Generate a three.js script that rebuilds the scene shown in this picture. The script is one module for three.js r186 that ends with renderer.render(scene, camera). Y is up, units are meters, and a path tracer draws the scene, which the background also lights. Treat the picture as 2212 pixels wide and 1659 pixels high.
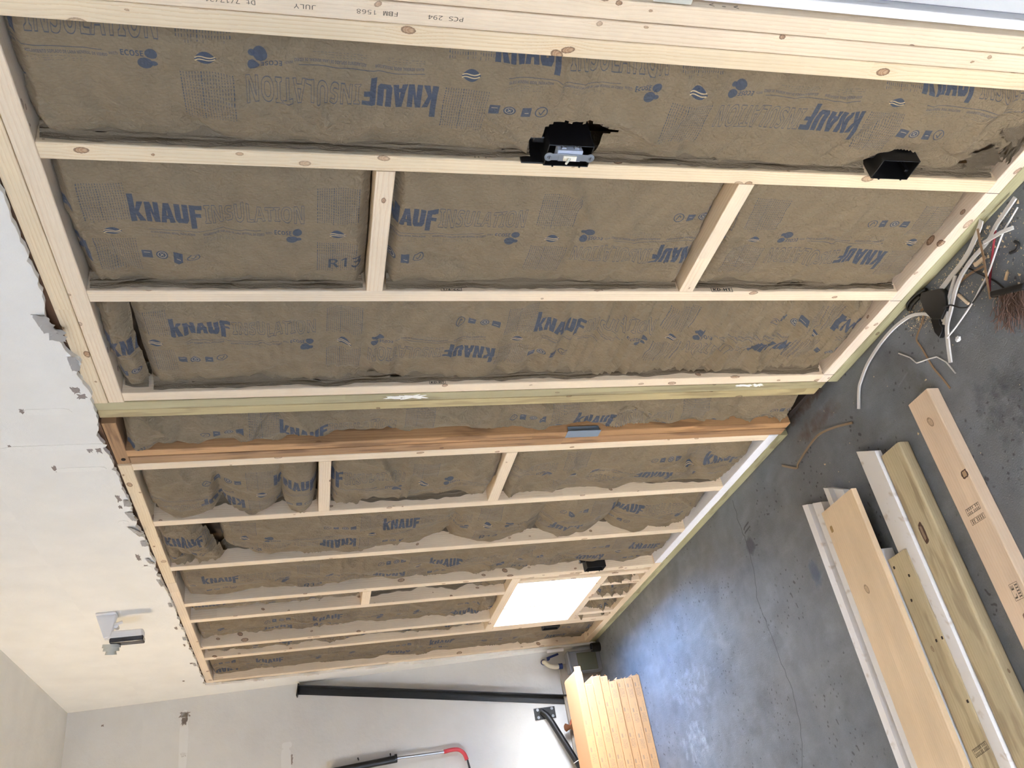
import * as THREE from 'three';
import { mergeGeometries } from 'three/addons/utils/BufferGeometryUtils.js';
import { RoundedBoxGeometry } from 'three/addons/geometries/RoundedBoxGeometry.js';
import { createNoise2D } from 'simplex-noise';

// ------------------------------------------------------------------ camera, sky, sun, lamps, exposure
const scene = new THREE.Scene();
const camera = new THREE.PerspectiveCamera(49.0761, 2212 / 1659, 0.05, 200);
{
  const m = new THREE.Matrix4().makeBasis(
    new THREE.Vector3(0.19349177, -0.96866016, 0.15575115),
    new THREE.Vector3(0.54427931, -0.02610147, -0.83849791),
    new THREE.Vector3(0.81628486, 0.24701457, 0.52217127));
  camera.quaternion.setFromRotationMatrix(m);
  camera.position.set(1.7323, 1.6599, 1.2387);
}
const renderer = new THREE.WebGLRenderer();
renderer.shadowMap.enabled = true;
renderer.toneMapping = THREE.LinearToneMapping;
renderer.toneMappingExposure = 1.3;

function skyTexture() {
  const w = 64, h = 32, d = new Float32Array(w * h * 4);
  for (let y = 0; y < h; y++) for (let x = 0; x < w; x++) {
    const up = Math.max(0, ((y + 0.5) / h - 0.5) * 2), k = THREE.MathUtils.smoothstep(up, 0, 0.5), i = (y * w + x) * 4;
    d[i] = 1.0 - 0.68 * k; d[i + 1] = 1.01 - 0.46 * k; d[i + 2] = 1.04 + 0.02 * k; d[i + 3] = 1;
  }
  const t = new THREE.DataTexture(d, w, h, THREE.RGBAFormat, THREE.FloatType);
  t.mapping = THREE.EquirectangularReflectionMapping; t.magFilter = THREE.LinearFilter; t.needsUpdate = true;
  return t;
}
scene.background = skyTexture();
scene.environment = scene.background;
scene.backgroundIntensity = 63; scene.environmentIntensity = 63;
const sun = new THREE.DirectionalLight(0xfff1dd, 16);
sun.position.set(-6, 10.4, 0.1); sun.target.position.set(0, 0, 0); sun.castShadow = true;
Object.assign(sun.shadow.camera, { left: -12, right: 12, top: 12, bottom: -12, near: 0.5, far: 40 });
scene.add(sun, sun.target);
const BULB_POWER = [2.7, 2.0], BULBS = [[-2.1, 2.62, 1.75], [1.15, 2.62, 2.6]];

// ------------------------------------------------------------------ helpers
let seed = 7;
function rnd() { seed = (seed + 0x6d2b79f5) | 0; let t = Math.imul(seed ^ (seed >>> 15), 1 | seed); t = (t + Math.imul(t ^ (t >>> 7), 61 | t)) ^ t; return ((t ^ (t >>> 14)) >>> 0) / 4294967296; }
const rr = (a, b) => a + (b - a) * rnd();
const N2 = createNoise2D(rnd), N3 = createNoise2D(rnd);
const fbm = (x, y, o = 4) => { let s = 0, a = 0.5; for (let i = 0; i < o; i++) { s += a * N2(x, y); x = x * 2.03 + 7.1; y = y * 2.03 - 3.7; a *= 0.5; } return s; };
const clamp = (v, a = 0, b = 1) => Math.min(b, Math.max(a, v));
const sst = (a, b, v) => { const t = clamp((v - a) / (b - a)); return t * t * (3 - 2 * t); };
const taken = new Map();
function numbered(n) { const k = taken.get(n) ?? 0; taken.set(n, k + 1); return k ? `${n}_${String(k).padStart(3, '0')}` : n; }
function tag(o, label, category, group) { o.userData.label = label; o.userData.category = category; if (group) o.userData.group = group; return o; }
function shade(o) { o.castShadow = true; o.receiveShadow = true; return o; }
function thing(name, label, category, [x, y, z] = [0, 0, 0], group) {
  const o = new THREE.Group(); o.name = numbered(name); o.position.set(x, y, z); scene.add(o);
  return tag(o, label, category, group);
}
function mesh(name, geo, mat, parent) {
  const o = shade(new THREE.Mesh(geo, mat)); o.name = parent && parent !== scene ? name : numbered(name); (parent ?? scene).add(o); return o;
}
function single(name, label, category, geo, mat, group) { return tag(mesh(name, geo, mat), label, category, group); }
function struct(name, geo, mat, parent) { const o = mesh(name, geo, mat, parent); if (!parent) o.userData.kind = 'structure'; return o; }
const box = (w, h, d, x = 0, y = 0, z = 0) => new THREE.BoxGeometry(w, h, d).translate(x, y, z);
const rbox = (w, h, d, r = 0.003, x = 0, y = 0, z = 0, s = 2) => new RoundedBoxGeometry(w, h, d, s, Math.min(r, w / 2.01, h / 2.01, d / 2.01)).translate(x, y, z);
const V = (x, y, z) => new THREE.Vector3(x, y, z);
const curve = (pts, t = 0.5) => new THREE.CatmullRomCurve3(pts.map((p) => V(...p)), false, 'catmullrom', t);
const tube = (pts, r, n = 60, k = 8) => new THREE.TubeGeometry(curve(pts), n, r, k, false);
function cyl(r0, r1, h, at, dir, seg = 24) {
  const g = new THREE.CylinderGeometry(r1, r0, h, seg);
  g.applyQuaternion(new THREE.Quaternion().setFromUnitVectors(V(0, 1, 0), V(...dir).normalize())); return g.translate(...at);
}
function merge(list) { return mergeGeometries(list.map((g) => (g.index ? g.toNonIndexed() : g))); }
// a flat ribbon of width w and thickness th that follows points, lying level
function ribbon(pts, w, th, n = 50) {
  const c = curve(pts), pos = [], idx = [];
  for (let i = 0; i <= n; i++) {
    const p = c.getPoint(i / n), t = c.getTangent(i / n), s = V(-t.z, 0, t.x).normalize().multiplyScalar(w / 2), e = th / 2;
    for (const [a, b] of [[-1, -1], [1, -1], [1, 1], [-1, 1]]) pos.push(p.x + s.x * a, p.y + b * e, p.z + s.z * a);
    if (i) for (let k = 0; k < 4; k++) { const a = (i - 1) * 4 + k, b = (i - 1) * 4 + (k + 1) % 4; idx.push(a, a + 4, b, b, a + 4, b + 4); }
  }
  const q = n * 4; idx.push(0, 1, 2, 0, 2, 3, q, q + 2, q + 1, q, q + 3, q + 2);
  const g = new THREE.BufferGeometry(); g.setAttribute('position', new THREE.Float32BufferAttribute(pos, 3)); g.setIndex(idx);
  const f = g.toNonIndexed(); f.computeVertexNormals(); return f;
}

// ------------------------------------------------------------------ textures
function dataTex(w, h, fn, srgb = true, wrap = THREE.RepeatWrapping) {
  const d = new Uint8Array(w * h * 4);
  for (let y = 0; y < h; y++) for (let x = 0; x < w; x++) {
    const c = fn(x, y), i = (y * w + x) * 4; d[i] = clamp(c[0], 0, 255); d[i + 1] = clamp(c[1], 0, 255); d[i + 2] = clamp(c[2], 0, 255); d[i + 3] = 255;
  }
  const t = new THREE.DataTexture(d, w, h); t.magFilter = THREE.LinearFilter; t.minFilter = THREE.LinearMipmapLinearFilter; t.wrapS = t.wrapT = wrap;
  if (srgb) t.colorSpace = THREE.SRGBColorSpace; t.needsUpdate = true; return t;
}
function canvasTex(w, h, draw, wrap = THREE.RepeatWrapping) {
  const c = document.createElement('canvas'); c.width = w; c.height = h; draw(c.getContext('2d'), w, h);
  const t = new THREE.CanvasTexture(c); t.colorSpace = THREE.SRGBColorSpace; t.wrapS = t.wrapT = wrap; return t;
}
const bumpTex = (w, h, fn) => dataTex(w, h, (x, y) => { const v = 255 * fn(x, y); return [v, v, v]; }, false);
// sawn softwood: 2.4 m of length by 0.256 m round the board
const WOODL = 2.4, WOODW = 0.256;
function woodTex(base, ring, knotColor, opt = {}) {
  const w = 2048, h = 320, knots = [];
  for (let i = 0; i < (opt.knots ?? 22); i++) knots.push({ u: rnd() * WOODL, v: rnd() * WOODW, a: rr(0.0035, 0.0095) * (rnd() < 0.5 ? 0.5 : 1), e: rr(1.1, 1.9), t: rr(-0.5, 0.5), dark: rr(0.5, 1) });
  const off = rr(0, 50);
  return dataTex(w, h, (px, py) => {
    const u = px / w * WOODL, v = py / h * WOODW, ang = v / WOODW * Math.PI * 2;
    let warp = 0, knot = 0, rim = 0, pulled = 0;
    for (const k of knots) {
      let du = u - k.u, dv = v - k.v; du -= WOODL * Math.round(du / WOODL); dv -= WOODW * Math.round(dv / WOODW);
      if (Math.abs(du) > 0.16 || Math.abs(dv) > 0.07) continue;
      const rx = (du + dv * k.t) / k.e, d = Math.hypot(rx, dv) / k.a;
      warp += (dv >= 0 ? 1 : -1) * k.a * 1.25 * Math.exp(-((du / (k.a * 4.2)) ** 2) - Math.abs(dv) / (k.a * 2.6));
      pulled += Math.exp(-d * 0.55) * 0.5;
      if (d < 1.05) { knot = Math.max(knot, k.dark * (0.8 + 0.2 * Math.sin(d * 7 + du * 900))); rim = Math.max(rim, sst(0.62, 0.95, d) * k.dark); }
    }
    const line = v - warp + 0.0035 * N2(u * 0.8 + off, Math.cos(ang) * 0.8 + off) + 0.0008 * N2(u * 4, v * 30 + off);
    const s = line / 0.0085 + 0.5 * N3(u * 0.35 + off, v * 9), r = s - Math.floor(s), late = Math.pow(r, 3.2) * (0.55 + 0.45 * N2(u * 0.7 + off, v * 22));
    const fib = 0.5 * N2(u * 9 + off, v * 900) + 0.5 * N3(u * 30, v * 420 + off), blotch = fbm(u * 1.7 + off, v * 7, 3);
    const k = clamp(late * (opt.ring ?? 0.72) + pulled * 0.28), out = [];
    for (let c = 0; c < 3; c++) {
      let q = base[c] + (ring[c] - base[c]) * k; q *= 1 + fib * 0.028 + blotch * (opt.blotch ?? 0.05);
      q += (knotColor[c] - q) * clamp(knot * 0.75); q += (knotColor[c] * 0.35 - q) * rim * 0.4; out.push(q);
    }
    if (opt.stain) { const g = sst(0.08, 0.42, fbm(u * 2.2 + 9 + off, v * 14, 4)) * opt.stain; for (let c = 0; c < 3; c++) out[c] *= 1 - g * [0.5, 0.55, 0.6][c]; }
    return out;
  });
}
const woodBump = bumpTex(512, 512, (x, y) => 0.5 + 0.28 * N2(x / 60, y / 1.6) + 0.2 * N3(x / 24, y / 3));
const WOOD = {
  pine: woodTex([226, 204, 168], [200, 162, 118], [128, 84, 52], { knots: 58 }),
  pineB: woodTex([229, 208, 178], [206, 170, 130], [122, 80, 50], { knots: 46, ring: 0.6 }),
  treated: woodTex([164, 151, 114], [134, 118, 82], [96, 70, 46], { knots: 10, blotch: 0.1, stain: 0.28, ring: 0.6 }),
  clear: woodTex([220, 192, 150], [198, 162, 114], [140, 106, 70], { knots: 5, ring: 0.4, blotch: 0.06 }),
  paleLit: woodTex([232, 231, 234], [212, 207, 208], [150, 122, 112], { knots: 8, ring: 0.35, blotch: 0.03 }),  // pale wood; its blue-white tone paints bright light on the far bottom plate
  old: woodTex([160, 122, 84], [122, 86, 56], [84, 52, 32], { knots: 9, blotch: 0.16, stain: 0.45 }),
};
const wood = (map, o = {}) => new THREE.MeshStandardMaterial({ map, roughness: 0.72, bumpMap: woodBump, bumpScale: 0.0004, ...o });
const M = {
  pine: wood(WOOD.pine), pineB: wood(WOOD.pineB), treated: wood(WOOD.treated), old: wood(WOOD.old),
  greenish: wood(WOOD.treated, { color: new THREE.Color(1.02, 1.12, 1.16) }), paleLit: wood(WOOD.paleLit), clear: wood(WOOD.clear, { color: new THREE.Color(1.0, 1.02, 1.14) }), clearPink: wood(WOOD.clear, { color: new THREE.Color(1.02, 1.04, 1.26) }), oldPale: wood(WOOD.old, { color: new THREE.Color(1.16, 1.14, 1.08) }), treatedWarm: wood(WOOD.treated, { color: new THREE.Color(1.14, 1.06, 0.95) }), treatedPale: wood(WOOD.treated, { color: new THREE.Color(1.3, 1.27, 1.42) }), pale: wood(WOOD.pineB, { color: new THREE.Color(0.98, 1.0, 1.1) }),
};
// printed kraft paper. Canvas across = down the wall, 0.885 m a repeat; canvas down = towards the far end, 0.4425 m
const PAPL = 0.885, PAPW = 0.4425, INK = '#353c4a';
function paperCanvas(stamp) {
  return canvasTex(2048, 1024, (g, w, h) => {
    const im = g.createImageData(w, h), P = Math.PI * 2;
    for (let y = 0; y < h; y++) for (let x = 0; x < w; x++) {
      const a = x / w * P, cx = Math.cos(a) * 2.2, sx = Math.sin(a) * 2.2;
      const mot = N2(cx + y / 300, sx - y / 350) * 0.03 + N2(x / 7, y / 3.2) * 0.02 + N3(x / 34, y / 9) * 0.03 + (rnd() - 0.5) * 0.035, i = (y * w + x) * 4;
      im.data[i] = 115 * (1 + mot); im.data[i + 1] = 99 * (1 + mot); im.data[i + 2] = 75 * (1 + mot * 1.1); im.data[i + 3] = 255;
    }
    g.putImageData(im, 0, 0);
    const S = 2048 / PAPL, px = (m) => m * S, mid = h / 2;
    g.fillStyle = INK; g.strokeStyle = INK; g.textBaseline = 'alphabetic';
    const fit = (text, x, y, len, font, stroke) => {
      g.font = font; const k = len / g.measureText(text).width; g.save(); g.translate(x, y); g.scale(k, 1);
      if (stroke) { g.lineWidth = 4.5; g.strokeText(text, 0, 0); } else g.fillText(text, 0, 0); g.restore();
    };
    function logo() {  // origin at the start of the word, base line y = 0
      g.globalAlpha = 0.9;
      const cap = px(0.05), st = px(0.0105), letter = (poly) => { g.beginPath(); for (const p of poly) { g.moveTo(...p[0]); for (const q of p.slice(1)) g.lineTo(...q); g.closePath(); } g.fill('evenodd'); };
      const kw = px(0.025), up = cap * 1.4; let x = 0;
      letter([[[x, -up], [x + st, -up], [x + st, -cap * 0.62], [x + kw * 0.62, -cap], [x + kw * 1.06, -cap], [x + kw * 0.66, -cap * 0.52], [x + kw * 1.08, 0], [x + kw * 0.62, 0], [x + st, -cap * 0.42], [x + st, 0], [x, 0]]]);
      x += kw * 1.14;
      letter([[[x, 0], [x, -cap], [x + st * 0.95, -cap], [x + kw - st * 0.9, -cap * 0.42], [x + kw - st * 0.9, -cap], [x + kw, -cap], [x + kw, 0], [x + kw - st * 0.95, 0], [x + st * 0.9, -cap * 0.58], [x + st * 0.9, 0]]]);
      x += kw * 1.06;
      letter([[[x, 0], [x + kw * 0.32, -cap], [x + kw * 0.74, -cap], [x + kw * 1.06, 0], [x + kw * 0.66, 0], [x + kw * 0.62, -cap * 0.2], [x + kw * 0.43, -cap * 0.2], [x + kw * 0.39, 0]], [[x + kw * 0.47, -cap * 0.38], [x + kw * 0.58, -cap * 0.38], [x + kw * 0.53, -cap * 0.68]]]);
      x += kw * 1.1;
      letter([[[x, -cap], [x + st, -cap], [x + st, -cap * 0.22], [x + kw - st, -cap * 0.22], [x + kw - st, -cap], [x + kw, -cap], [x + kw, -cap * 0.16], [x + kw * 0.84, 0], [x + kw * 0.16, 0], [x, -cap * 0.16]]]);
      x += kw * 1.12;
      letter([[[x, cap * 0.26], [x, -cap], [x + kw * 0.95, -cap], [x + kw * 0.95, -cap * 0.78], [x + st, -cap * 0.78], [x + st, -cap * 0.58], [x + kw * 0.84, -cap * 0.58], [x + kw * 0.84, -cap * 0.36], [x + st, -cap * 0.36], [x + st, cap * 0.26]]]);
      g.globalAlpha = 0.72;
      fit('INSULATION', px(0.137), 0, px(0.196), `bold ${cap / 0.715}px sans-serif`, true);
      g.globalAlpha = 1;
    }
    function row() {  // one reading direction: logo, thin rule, small print, ECOSE mark and four badges; origin at the logo's start on the middle line
      g.save(); g.translate(0, -px(0.027)); logo(); g.restore();
      g.globalAlpha = 0.75; g.fillRect(px(0.028), -px(0.004), px(0.215), 3);
      fit('GLASS MINERAL WOOL INSULATION', px(0.03), px(0.008), px(0.085), 'bold 17px sans-serif');
      fit('AISLAMIENTO SOPLADO DE LANA MINERAL DE VIDRIO', px(0.13), px(0.008), px(0.12), 'bold 17px sans-serif');
      g.globalAlpha = 0.3; for (let i = 0; i < 3; i++) for (const [a, b] of [[0.03, 0.06], [0.13, 0.09]]) for (let t = 0; t < b; t += 0.006) g.fillRect(px(a + t), px(0.0125 + i * 0.0042), px(0.0052 * rnd()), 3);
      g.globalAlpha = 0.85;
      fit('with', px(0.252), px(0.004), px(0.014), '20px sans-serif'); fit('ECOSE', px(0.269), px(0.004), px(0.036), `bold ${px(0.0145)}px sans-serif`);
      for (const [a, b, r] of [[0.316, -0.002, 0.0085], [0.305, 0.0165, 0.0105], [0.3185, 0.0165, 0.005]]) { g.beginPath(); g.ellipse(px(a), px(b), px(r * 1.12), px(r), 0, 0, 7); g.fill(); }
      const by = px(0.068), s = px(0.021);  // badges
      g.fillRect(px(0.004), by - s / 2, s * 0.95, s); g.beginPath(); g.ellipse(px(0.043), by, s * 0.56, s * 0.5, 0, 0, 7); g.fill(); g.fillRect(px(0.066), by - s / 2, s * 0.86, s);
      g.globalAlpha = 1; g.strokeStyle = '#9a8a70'; g.lineWidth = 3; g.beginPath(); g.ellipse(px(0.043), by, s * 0.38, s * 0.34, 0, 0, 7); g.moveTo(px(0.04), by - 8); g.lineTo(px(0.046), by + 8); g.moveTo(px(0.046), by - 8); g.lineTo(px(0.04), by + 8);
      g.moveTo(px(0.072), by + 4); g.lineTo(px(0.08), by + 4); g.moveTo(px(0.008), by - 8); g.lineTo(px(0.02), by - 8); g.stroke();
      g.strokeStyle = INK; g.lineWidth = 5; g.globalAlpha = 0.85; g.beginPath(); g.ellipse(px(0.105), by, s * 0.56, s * 0.5, 0, 0, 7); g.moveTo(px(0.1), by); g.lineTo(px(0.1045), by + 12); g.lineTo(px(0.111), by - 13); g.stroke(); g.globalAlpha = 1;
    }
    function between(s) {  // eye mark with a block of turned small print above and below
      const x = px(s);
      g.globalAlpha = 0.85; g.beginPath(); g.moveTo(x - px(0.017), 512); g.quadraticCurveTo(x - px(0.002), 512 - px(0.024), x + px(0.018), 512 - px(0.001)); g.quadraticCurveTo(x + px(0.004), 512 + px(0.022), x - px(0.017), 512); g.fill();
      g.strokeStyle = '#b39a72'; g.lineWidth = 5; g.globalAlpha = 0.95;
      for (const o of [-3, 9]) { g.beginPath(); g.moveTo(x - px(0.016), 512 + o); g.bezierCurveTo(x - px(0.006), 512 + o - 16, x + 4, 512 + o + 14, x + px(0.016), 512 + o - 6); g.stroke(); }
      g.strokeStyle = INK;
      for (const [y0, y1] of [[-0.125, -0.03], [0.026, 0.125]]) for (let k = 0; k < 19; k++) {
        const lx = x - px(0.042) + k * px(0.0046), bold = k === 0 || k === 18 || k === 7; g.globalAlpha = bold ? 0.6 : 0.34;
        for (let y = y0; y < y1 - 0.01 * rnd(); y += 0.0062) g.fillRect(lx, 512 + px(y), bold ? 4 : 3.4, px(0.0052 * (0.45 + 0.55 * rnd())));
      }
      g.globalAlpha = 1;
    }
    for (const at of [0, PAPL]) { between(0.3985 + at - (at ? PAPL : 0)); between(0.845 + at - (at ? PAPL : 0)); if (at) break; }
    g.save(); g.translate(0, mid); row(); g.restore();
    g.save(); g.translate(px(0.458 + 0.333), mid); g.rotate(Math.PI); row(); g.restore();
    if (stamp) { g.globalAlpha = 0.9; g.fillStyle = '#2c3442'; fit('R13', px(0.378), mid + px(0.112), px(0.078), `bold ${px(0.046)}px monospace`); g.globalAlpha = 1; }
  });
}
const crinkle = bumpTex(1024, 1024, (x, y) => {
  const a = 1 - Math.abs(fbm(x / 95, y / 60 + 4, 3)) * 2, b = 1 - Math.abs(N3(x / 23, y / 31)), c = N2(x / 5, y / 5);
  return 0.25 + 0.42 * a * a + 0.22 * b * b + 0.04 * c;
});
crinkle.repeat.set(1.6, 0.9);
const paper = (stamp) => new THREE.MeshStandardMaterial({ map: paperCanvas(stamp), roughness: 0.86, bumpMap: crinkle, bumpScale: 0.0036, side: THREE.DoubleSide });
M.paper = paper(false); M.paperR = paper(true);
M.kraft = new THREE.MeshStandardMaterial({ color: 0x665844, roughness: 0.88, bumpMap: crinkle, bumpScale: 0.002, side: THREE.DoubleSide });
M.fleece = new THREE.MeshStandardMaterial({ color: 0x6d5a48, roughness: 1, bumpMap: crinkle, bumpScale: 0.01, side: THREE.DoubleSide });
// painted plasterboard
const plasterBump = bumpTex(512, 512, (x, y) => 0.5 + 0.3 * fbm(x / 40, y / 40, 4) + 0.1 * N3(x / 4, y / 4));
const plasterMap = dataTex(1024, 1024, (x, y) => { const m = fbm(x / 210, y / 210, 4) * 0.022 + (N3(x / 3, y / 3)) * 0.005; return [238, 236, 229].map((c) => c * (1 + m)); });
plasterMap.repeat.set(0.8, 0.8); plasterBump.repeat.set(2, 2);
M.plaster = new THREE.MeshStandardMaterial({ map: plasterMap, roughness: 0.8, bumpMap: plasterBump, bumpScale: 0.0012 });
M.plasterGrey = new THREE.MeshStandardMaterial({ map: plasterMap, color: 0xdedee0, roughness: 0.8, bumpMap: plasterBump, bumpScale: 0.0012 });
M.gypsum = new THREE.MeshStandardMaterial({ color: 0xece8e2, roughness: 0.95, bumpMap: plasterBump, bumpScale: 0.004, side: THREE.DoubleSide });
M.patch = new THREE.MeshStandardMaterial({ color: 0xf1efe8, roughness: 0.9, bumpMap: plasterBump, bumpScale: 0.003 });
M.tapeRest = new THREE.MeshStandardMaterial({ color: 0xd6d5d2, roughness: 0.6 });
M.scar = new THREE.MeshStandardMaterial({ color: 0x8d8178, roughness: 1, bumpMap: plasterBump, bumpScale: 0.004, side: THREE.DoubleSide });
M.dark = new THREE.MeshStandardMaterial({ color: 0x2d241e, roughness: 1 });
M.board = new THREE.MeshStandardMaterial({ map: dataTex(512, 512, (x, y) => { const m = 1 + 0.25 * N2(x / 11, y / 4) + 0.2 * N3(x / 30, y / 22); return [88 * m, 68 * m, 46 * m]; }), roughness: 0.95 });
M.white = new THREE.MeshStandardMaterial({ color: 0xeeeef0, roughness: 0.42 });
M.whiteWorn = new THREE.MeshStandardMaterial({ map: dataTex(512, 256, (x, y) => { const d = sst(0.35, 0.6, fbm(x / 70, y / 20, 4)) * 0.14; return [236, 235, 236].map((c, i) => c * (1 - d * [0.8, 1, 1.2][i])); }), roughness: 0.5 });
M.blackPlastic = new THREE.MeshStandardMaterial({ color: 0x0e0f11, roughness: 0.45 });
M.steel = new THREE.MeshStandardMaterial({ color: 0xa8acb2, metalness: 1, roughness: 0.32 });
M.zinc = new THREE.MeshStandardMaterial({ color: 0x9fa3a8, metalness: 0.85, roughness: 0.42 });
M.blackIron = new THREE.MeshStandardMaterial({ map: dataTex(256, 256, (x, y) => { const m = 1 + 0.3 * fbm(x / 30, y / 30); return [38 * m, 39 * m, 40 * m]; }), metalness: 0.35, roughness: 0.55 });
// concrete slab: one picture of 4.4 m x 2.2 m
const FLX = -3.4, FLZ = -0.2, FLW = 4.4, FLH = 2.2;
const floorMap = canvasTex(2048, 1024, (g, w, h) => {
  const im = g.createImageData(w, h);
  for (let y = 0; y < h; y++) for (let x = 0; x < w; x++) {
    const X = x / w * FLW, Z = y / h * FLH, i = (y * w + x) * 4;
    let m = 1 + 0.10 * fbm(X * 2.2, Z * 2.2, 5) + 0.07 * fbm(X * 9 + 5, Z * 9, 3) + (rnd() - 0.5) * 0.07;
    m -= 0.09 * sst(0.1, 0.6, fbm(X * 3.1 + 20, Z * 4.2, 4)); m += 0.07 * sst(0.1, 0.6, fbm(X * 2.4 + 31, Z * 6.5 + 3, 4));
    m -= 0.35 * sst(0.72, 0.84, N2(X * 34 + 3, Z * 34)) * sst(0.05, 0.4, N3(X * 3, Z * 3));
    const warm = 0.03 * fbm(X * 1.6 + 50, Z * 1.6, 3);
    im.data[i] = 108 * (m + warm); im.data[i + 1] = 112 * m; im.data[i + 2] = 116 * (m - warm); im.data[i + 3] = 255;
  }
  g.putImageData(im, 0, 0);
  const at = (x, z) => [(x - FLX) / FLW * w, (z - FLZ) / FLH * h];
  // old oil and glue stains, each an outline with a grain of its own
  const stain = (x, z, rx, rz, col, a) => { for (let k = 0; k < 260; k++) { const t = rnd() * 7, r = Math.sqrt(rnd()) * (0.75 + 0.3 * N2(Math.cos(t) * 1.3 + x, Math.sin(t) * 1.3 + z)), [px, py] = at(x + Math.cos(t) * r * rx, z + Math.sin(t) * r * rz); g.globalAlpha = a * rnd(); g.fillStyle = col; g.beginPath(); g.ellipse(px, py, rr(2, 9), rr(2, 7), rnd() * 3, 0, 7); g.fill(); } };
  stain(-0.4, 0.5, 0.12, 0.14, '#3d3f3b', 0.1); stain(0.27, 0.4, 0.14, 0.12, '#33373c', 0.12); stain(-0.2, 0.9, 0.13, 0.3, '#454640', 0.1); stain(0.05, 0.35, 0.05, 0.3, '#44453f', 0.1);
  stain(-0.45, -0.05, 0.16, 0.05, '#4b3a30', 0.3); stain(-0.42, 0.05, 0.16, 0.035, '#5a4c44', 0.16); stain(-0.71, 0.46, 0.03, 0.05, '#4a5468', 0.12); stain(-1.05, 0.22, 0.03, 0.03, '#42464d', 0.2);
  stain(-1.9, 0.55, 0.3, 0.12, '#a4acb8', 0.13); stain(-2.0, 0.75, 0.2, 0.1, '#aeb4be', 0.13); stain(-1.4, 0.8, 0.24, 0.1, '#6c7078', 0.07); stain(-2.1, 0.4, 0.1, 0.12, '#60646c', 0.08);
  for (let k = 0; k < 90; k++) { const [px, py] = at(rr(-3, 0.6), rr(0.05, 1.4)); g.globalAlpha = rr(0.05, 0.2); g.strokeStyle = rnd() < 0.6 ? '#b9bcc2' : '#4d5054'; g.lineWidth = rr(0.6, 2.2); g.beginPath(); g.moveTo(px, py); g.lineTo(px + rr(-26, 26), py + rr(-10, 10)); g.stroke(); }
  const line = (pts, lw, a) => { g.globalAlpha = a; g.strokeStyle = '#34373b'; g.lineWidth = lw; g.beginPath(); pts.forEach((p, i) => { const [px, py] = at(p[0] + rr(-0.004, 0.004), p[1]); i ? g.lineTo(px, py) : g.moveTo(px, py); }); g.stroke(); };
  const crack = [[-1.071, 0.02], [-1.08, 0.094], [-1.073, 0.175], [-1.072, 0.233], [-1.085, 0.321], [-1.12, 0.399], [-1.113, 0.49], [-1.099, 0.63], [-1.081, 0.748], [-1.101, 0.868], [-1.176, 0.989], [-1.2, 1.3], [-1.16, 1.9]], fine = [];
  for (let i = 0; i < crack.length - 1; i++) for (let t = 0; t < 1; t += 0.2) fine.push([0, 1].map((c) => crack[i][c] + (crack[i + 1][c] - crack[i][c]) * t));
  line(fine, 1.6, 0.75); line([[-1.01, 0.14], [-1.045, 0.145], [-1.063, 0.152]], 3, 0.85); line([[-1.012, 0.158], [-1.05, 0.163], [-1.06, 0.166]], 3, 0.85);
  g.globalAlpha = 1;
}, THREE.MirroredRepeatWrapping);
const floorBump = bumpTex(1024, 1024, (x, y) => 0.5 + 0.3 * fbm(x / 90, y / 90, 4) + 0.16 * N3(x / 3, y / 3) - 0.3 * sst(0.75, 0.9, N2(x / 14, y / 14)));
floorBump.repeat.set(3, 1.5);
M.floor = new THREE.MeshPhysicalMaterial({ map: floorMap, roughness: 0.62, bumpMap: floorBump, bumpScale: 0.002 });

function worldUV(g, fu, fv) { const p = g.attributes.position, uv = new Float32Array(p.count * 2); for (let i = 0; i < p.count; i++) { const x = p.getX(i), y = p.getY(i), z = p.getZ(i); uv[i * 2] = fu(x, y, z); uv[i * 2 + 1] = fv(x, y, z); } g.setAttribute('uv', new THREE.BufferAttribute(uv, 2)); return g; }

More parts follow.
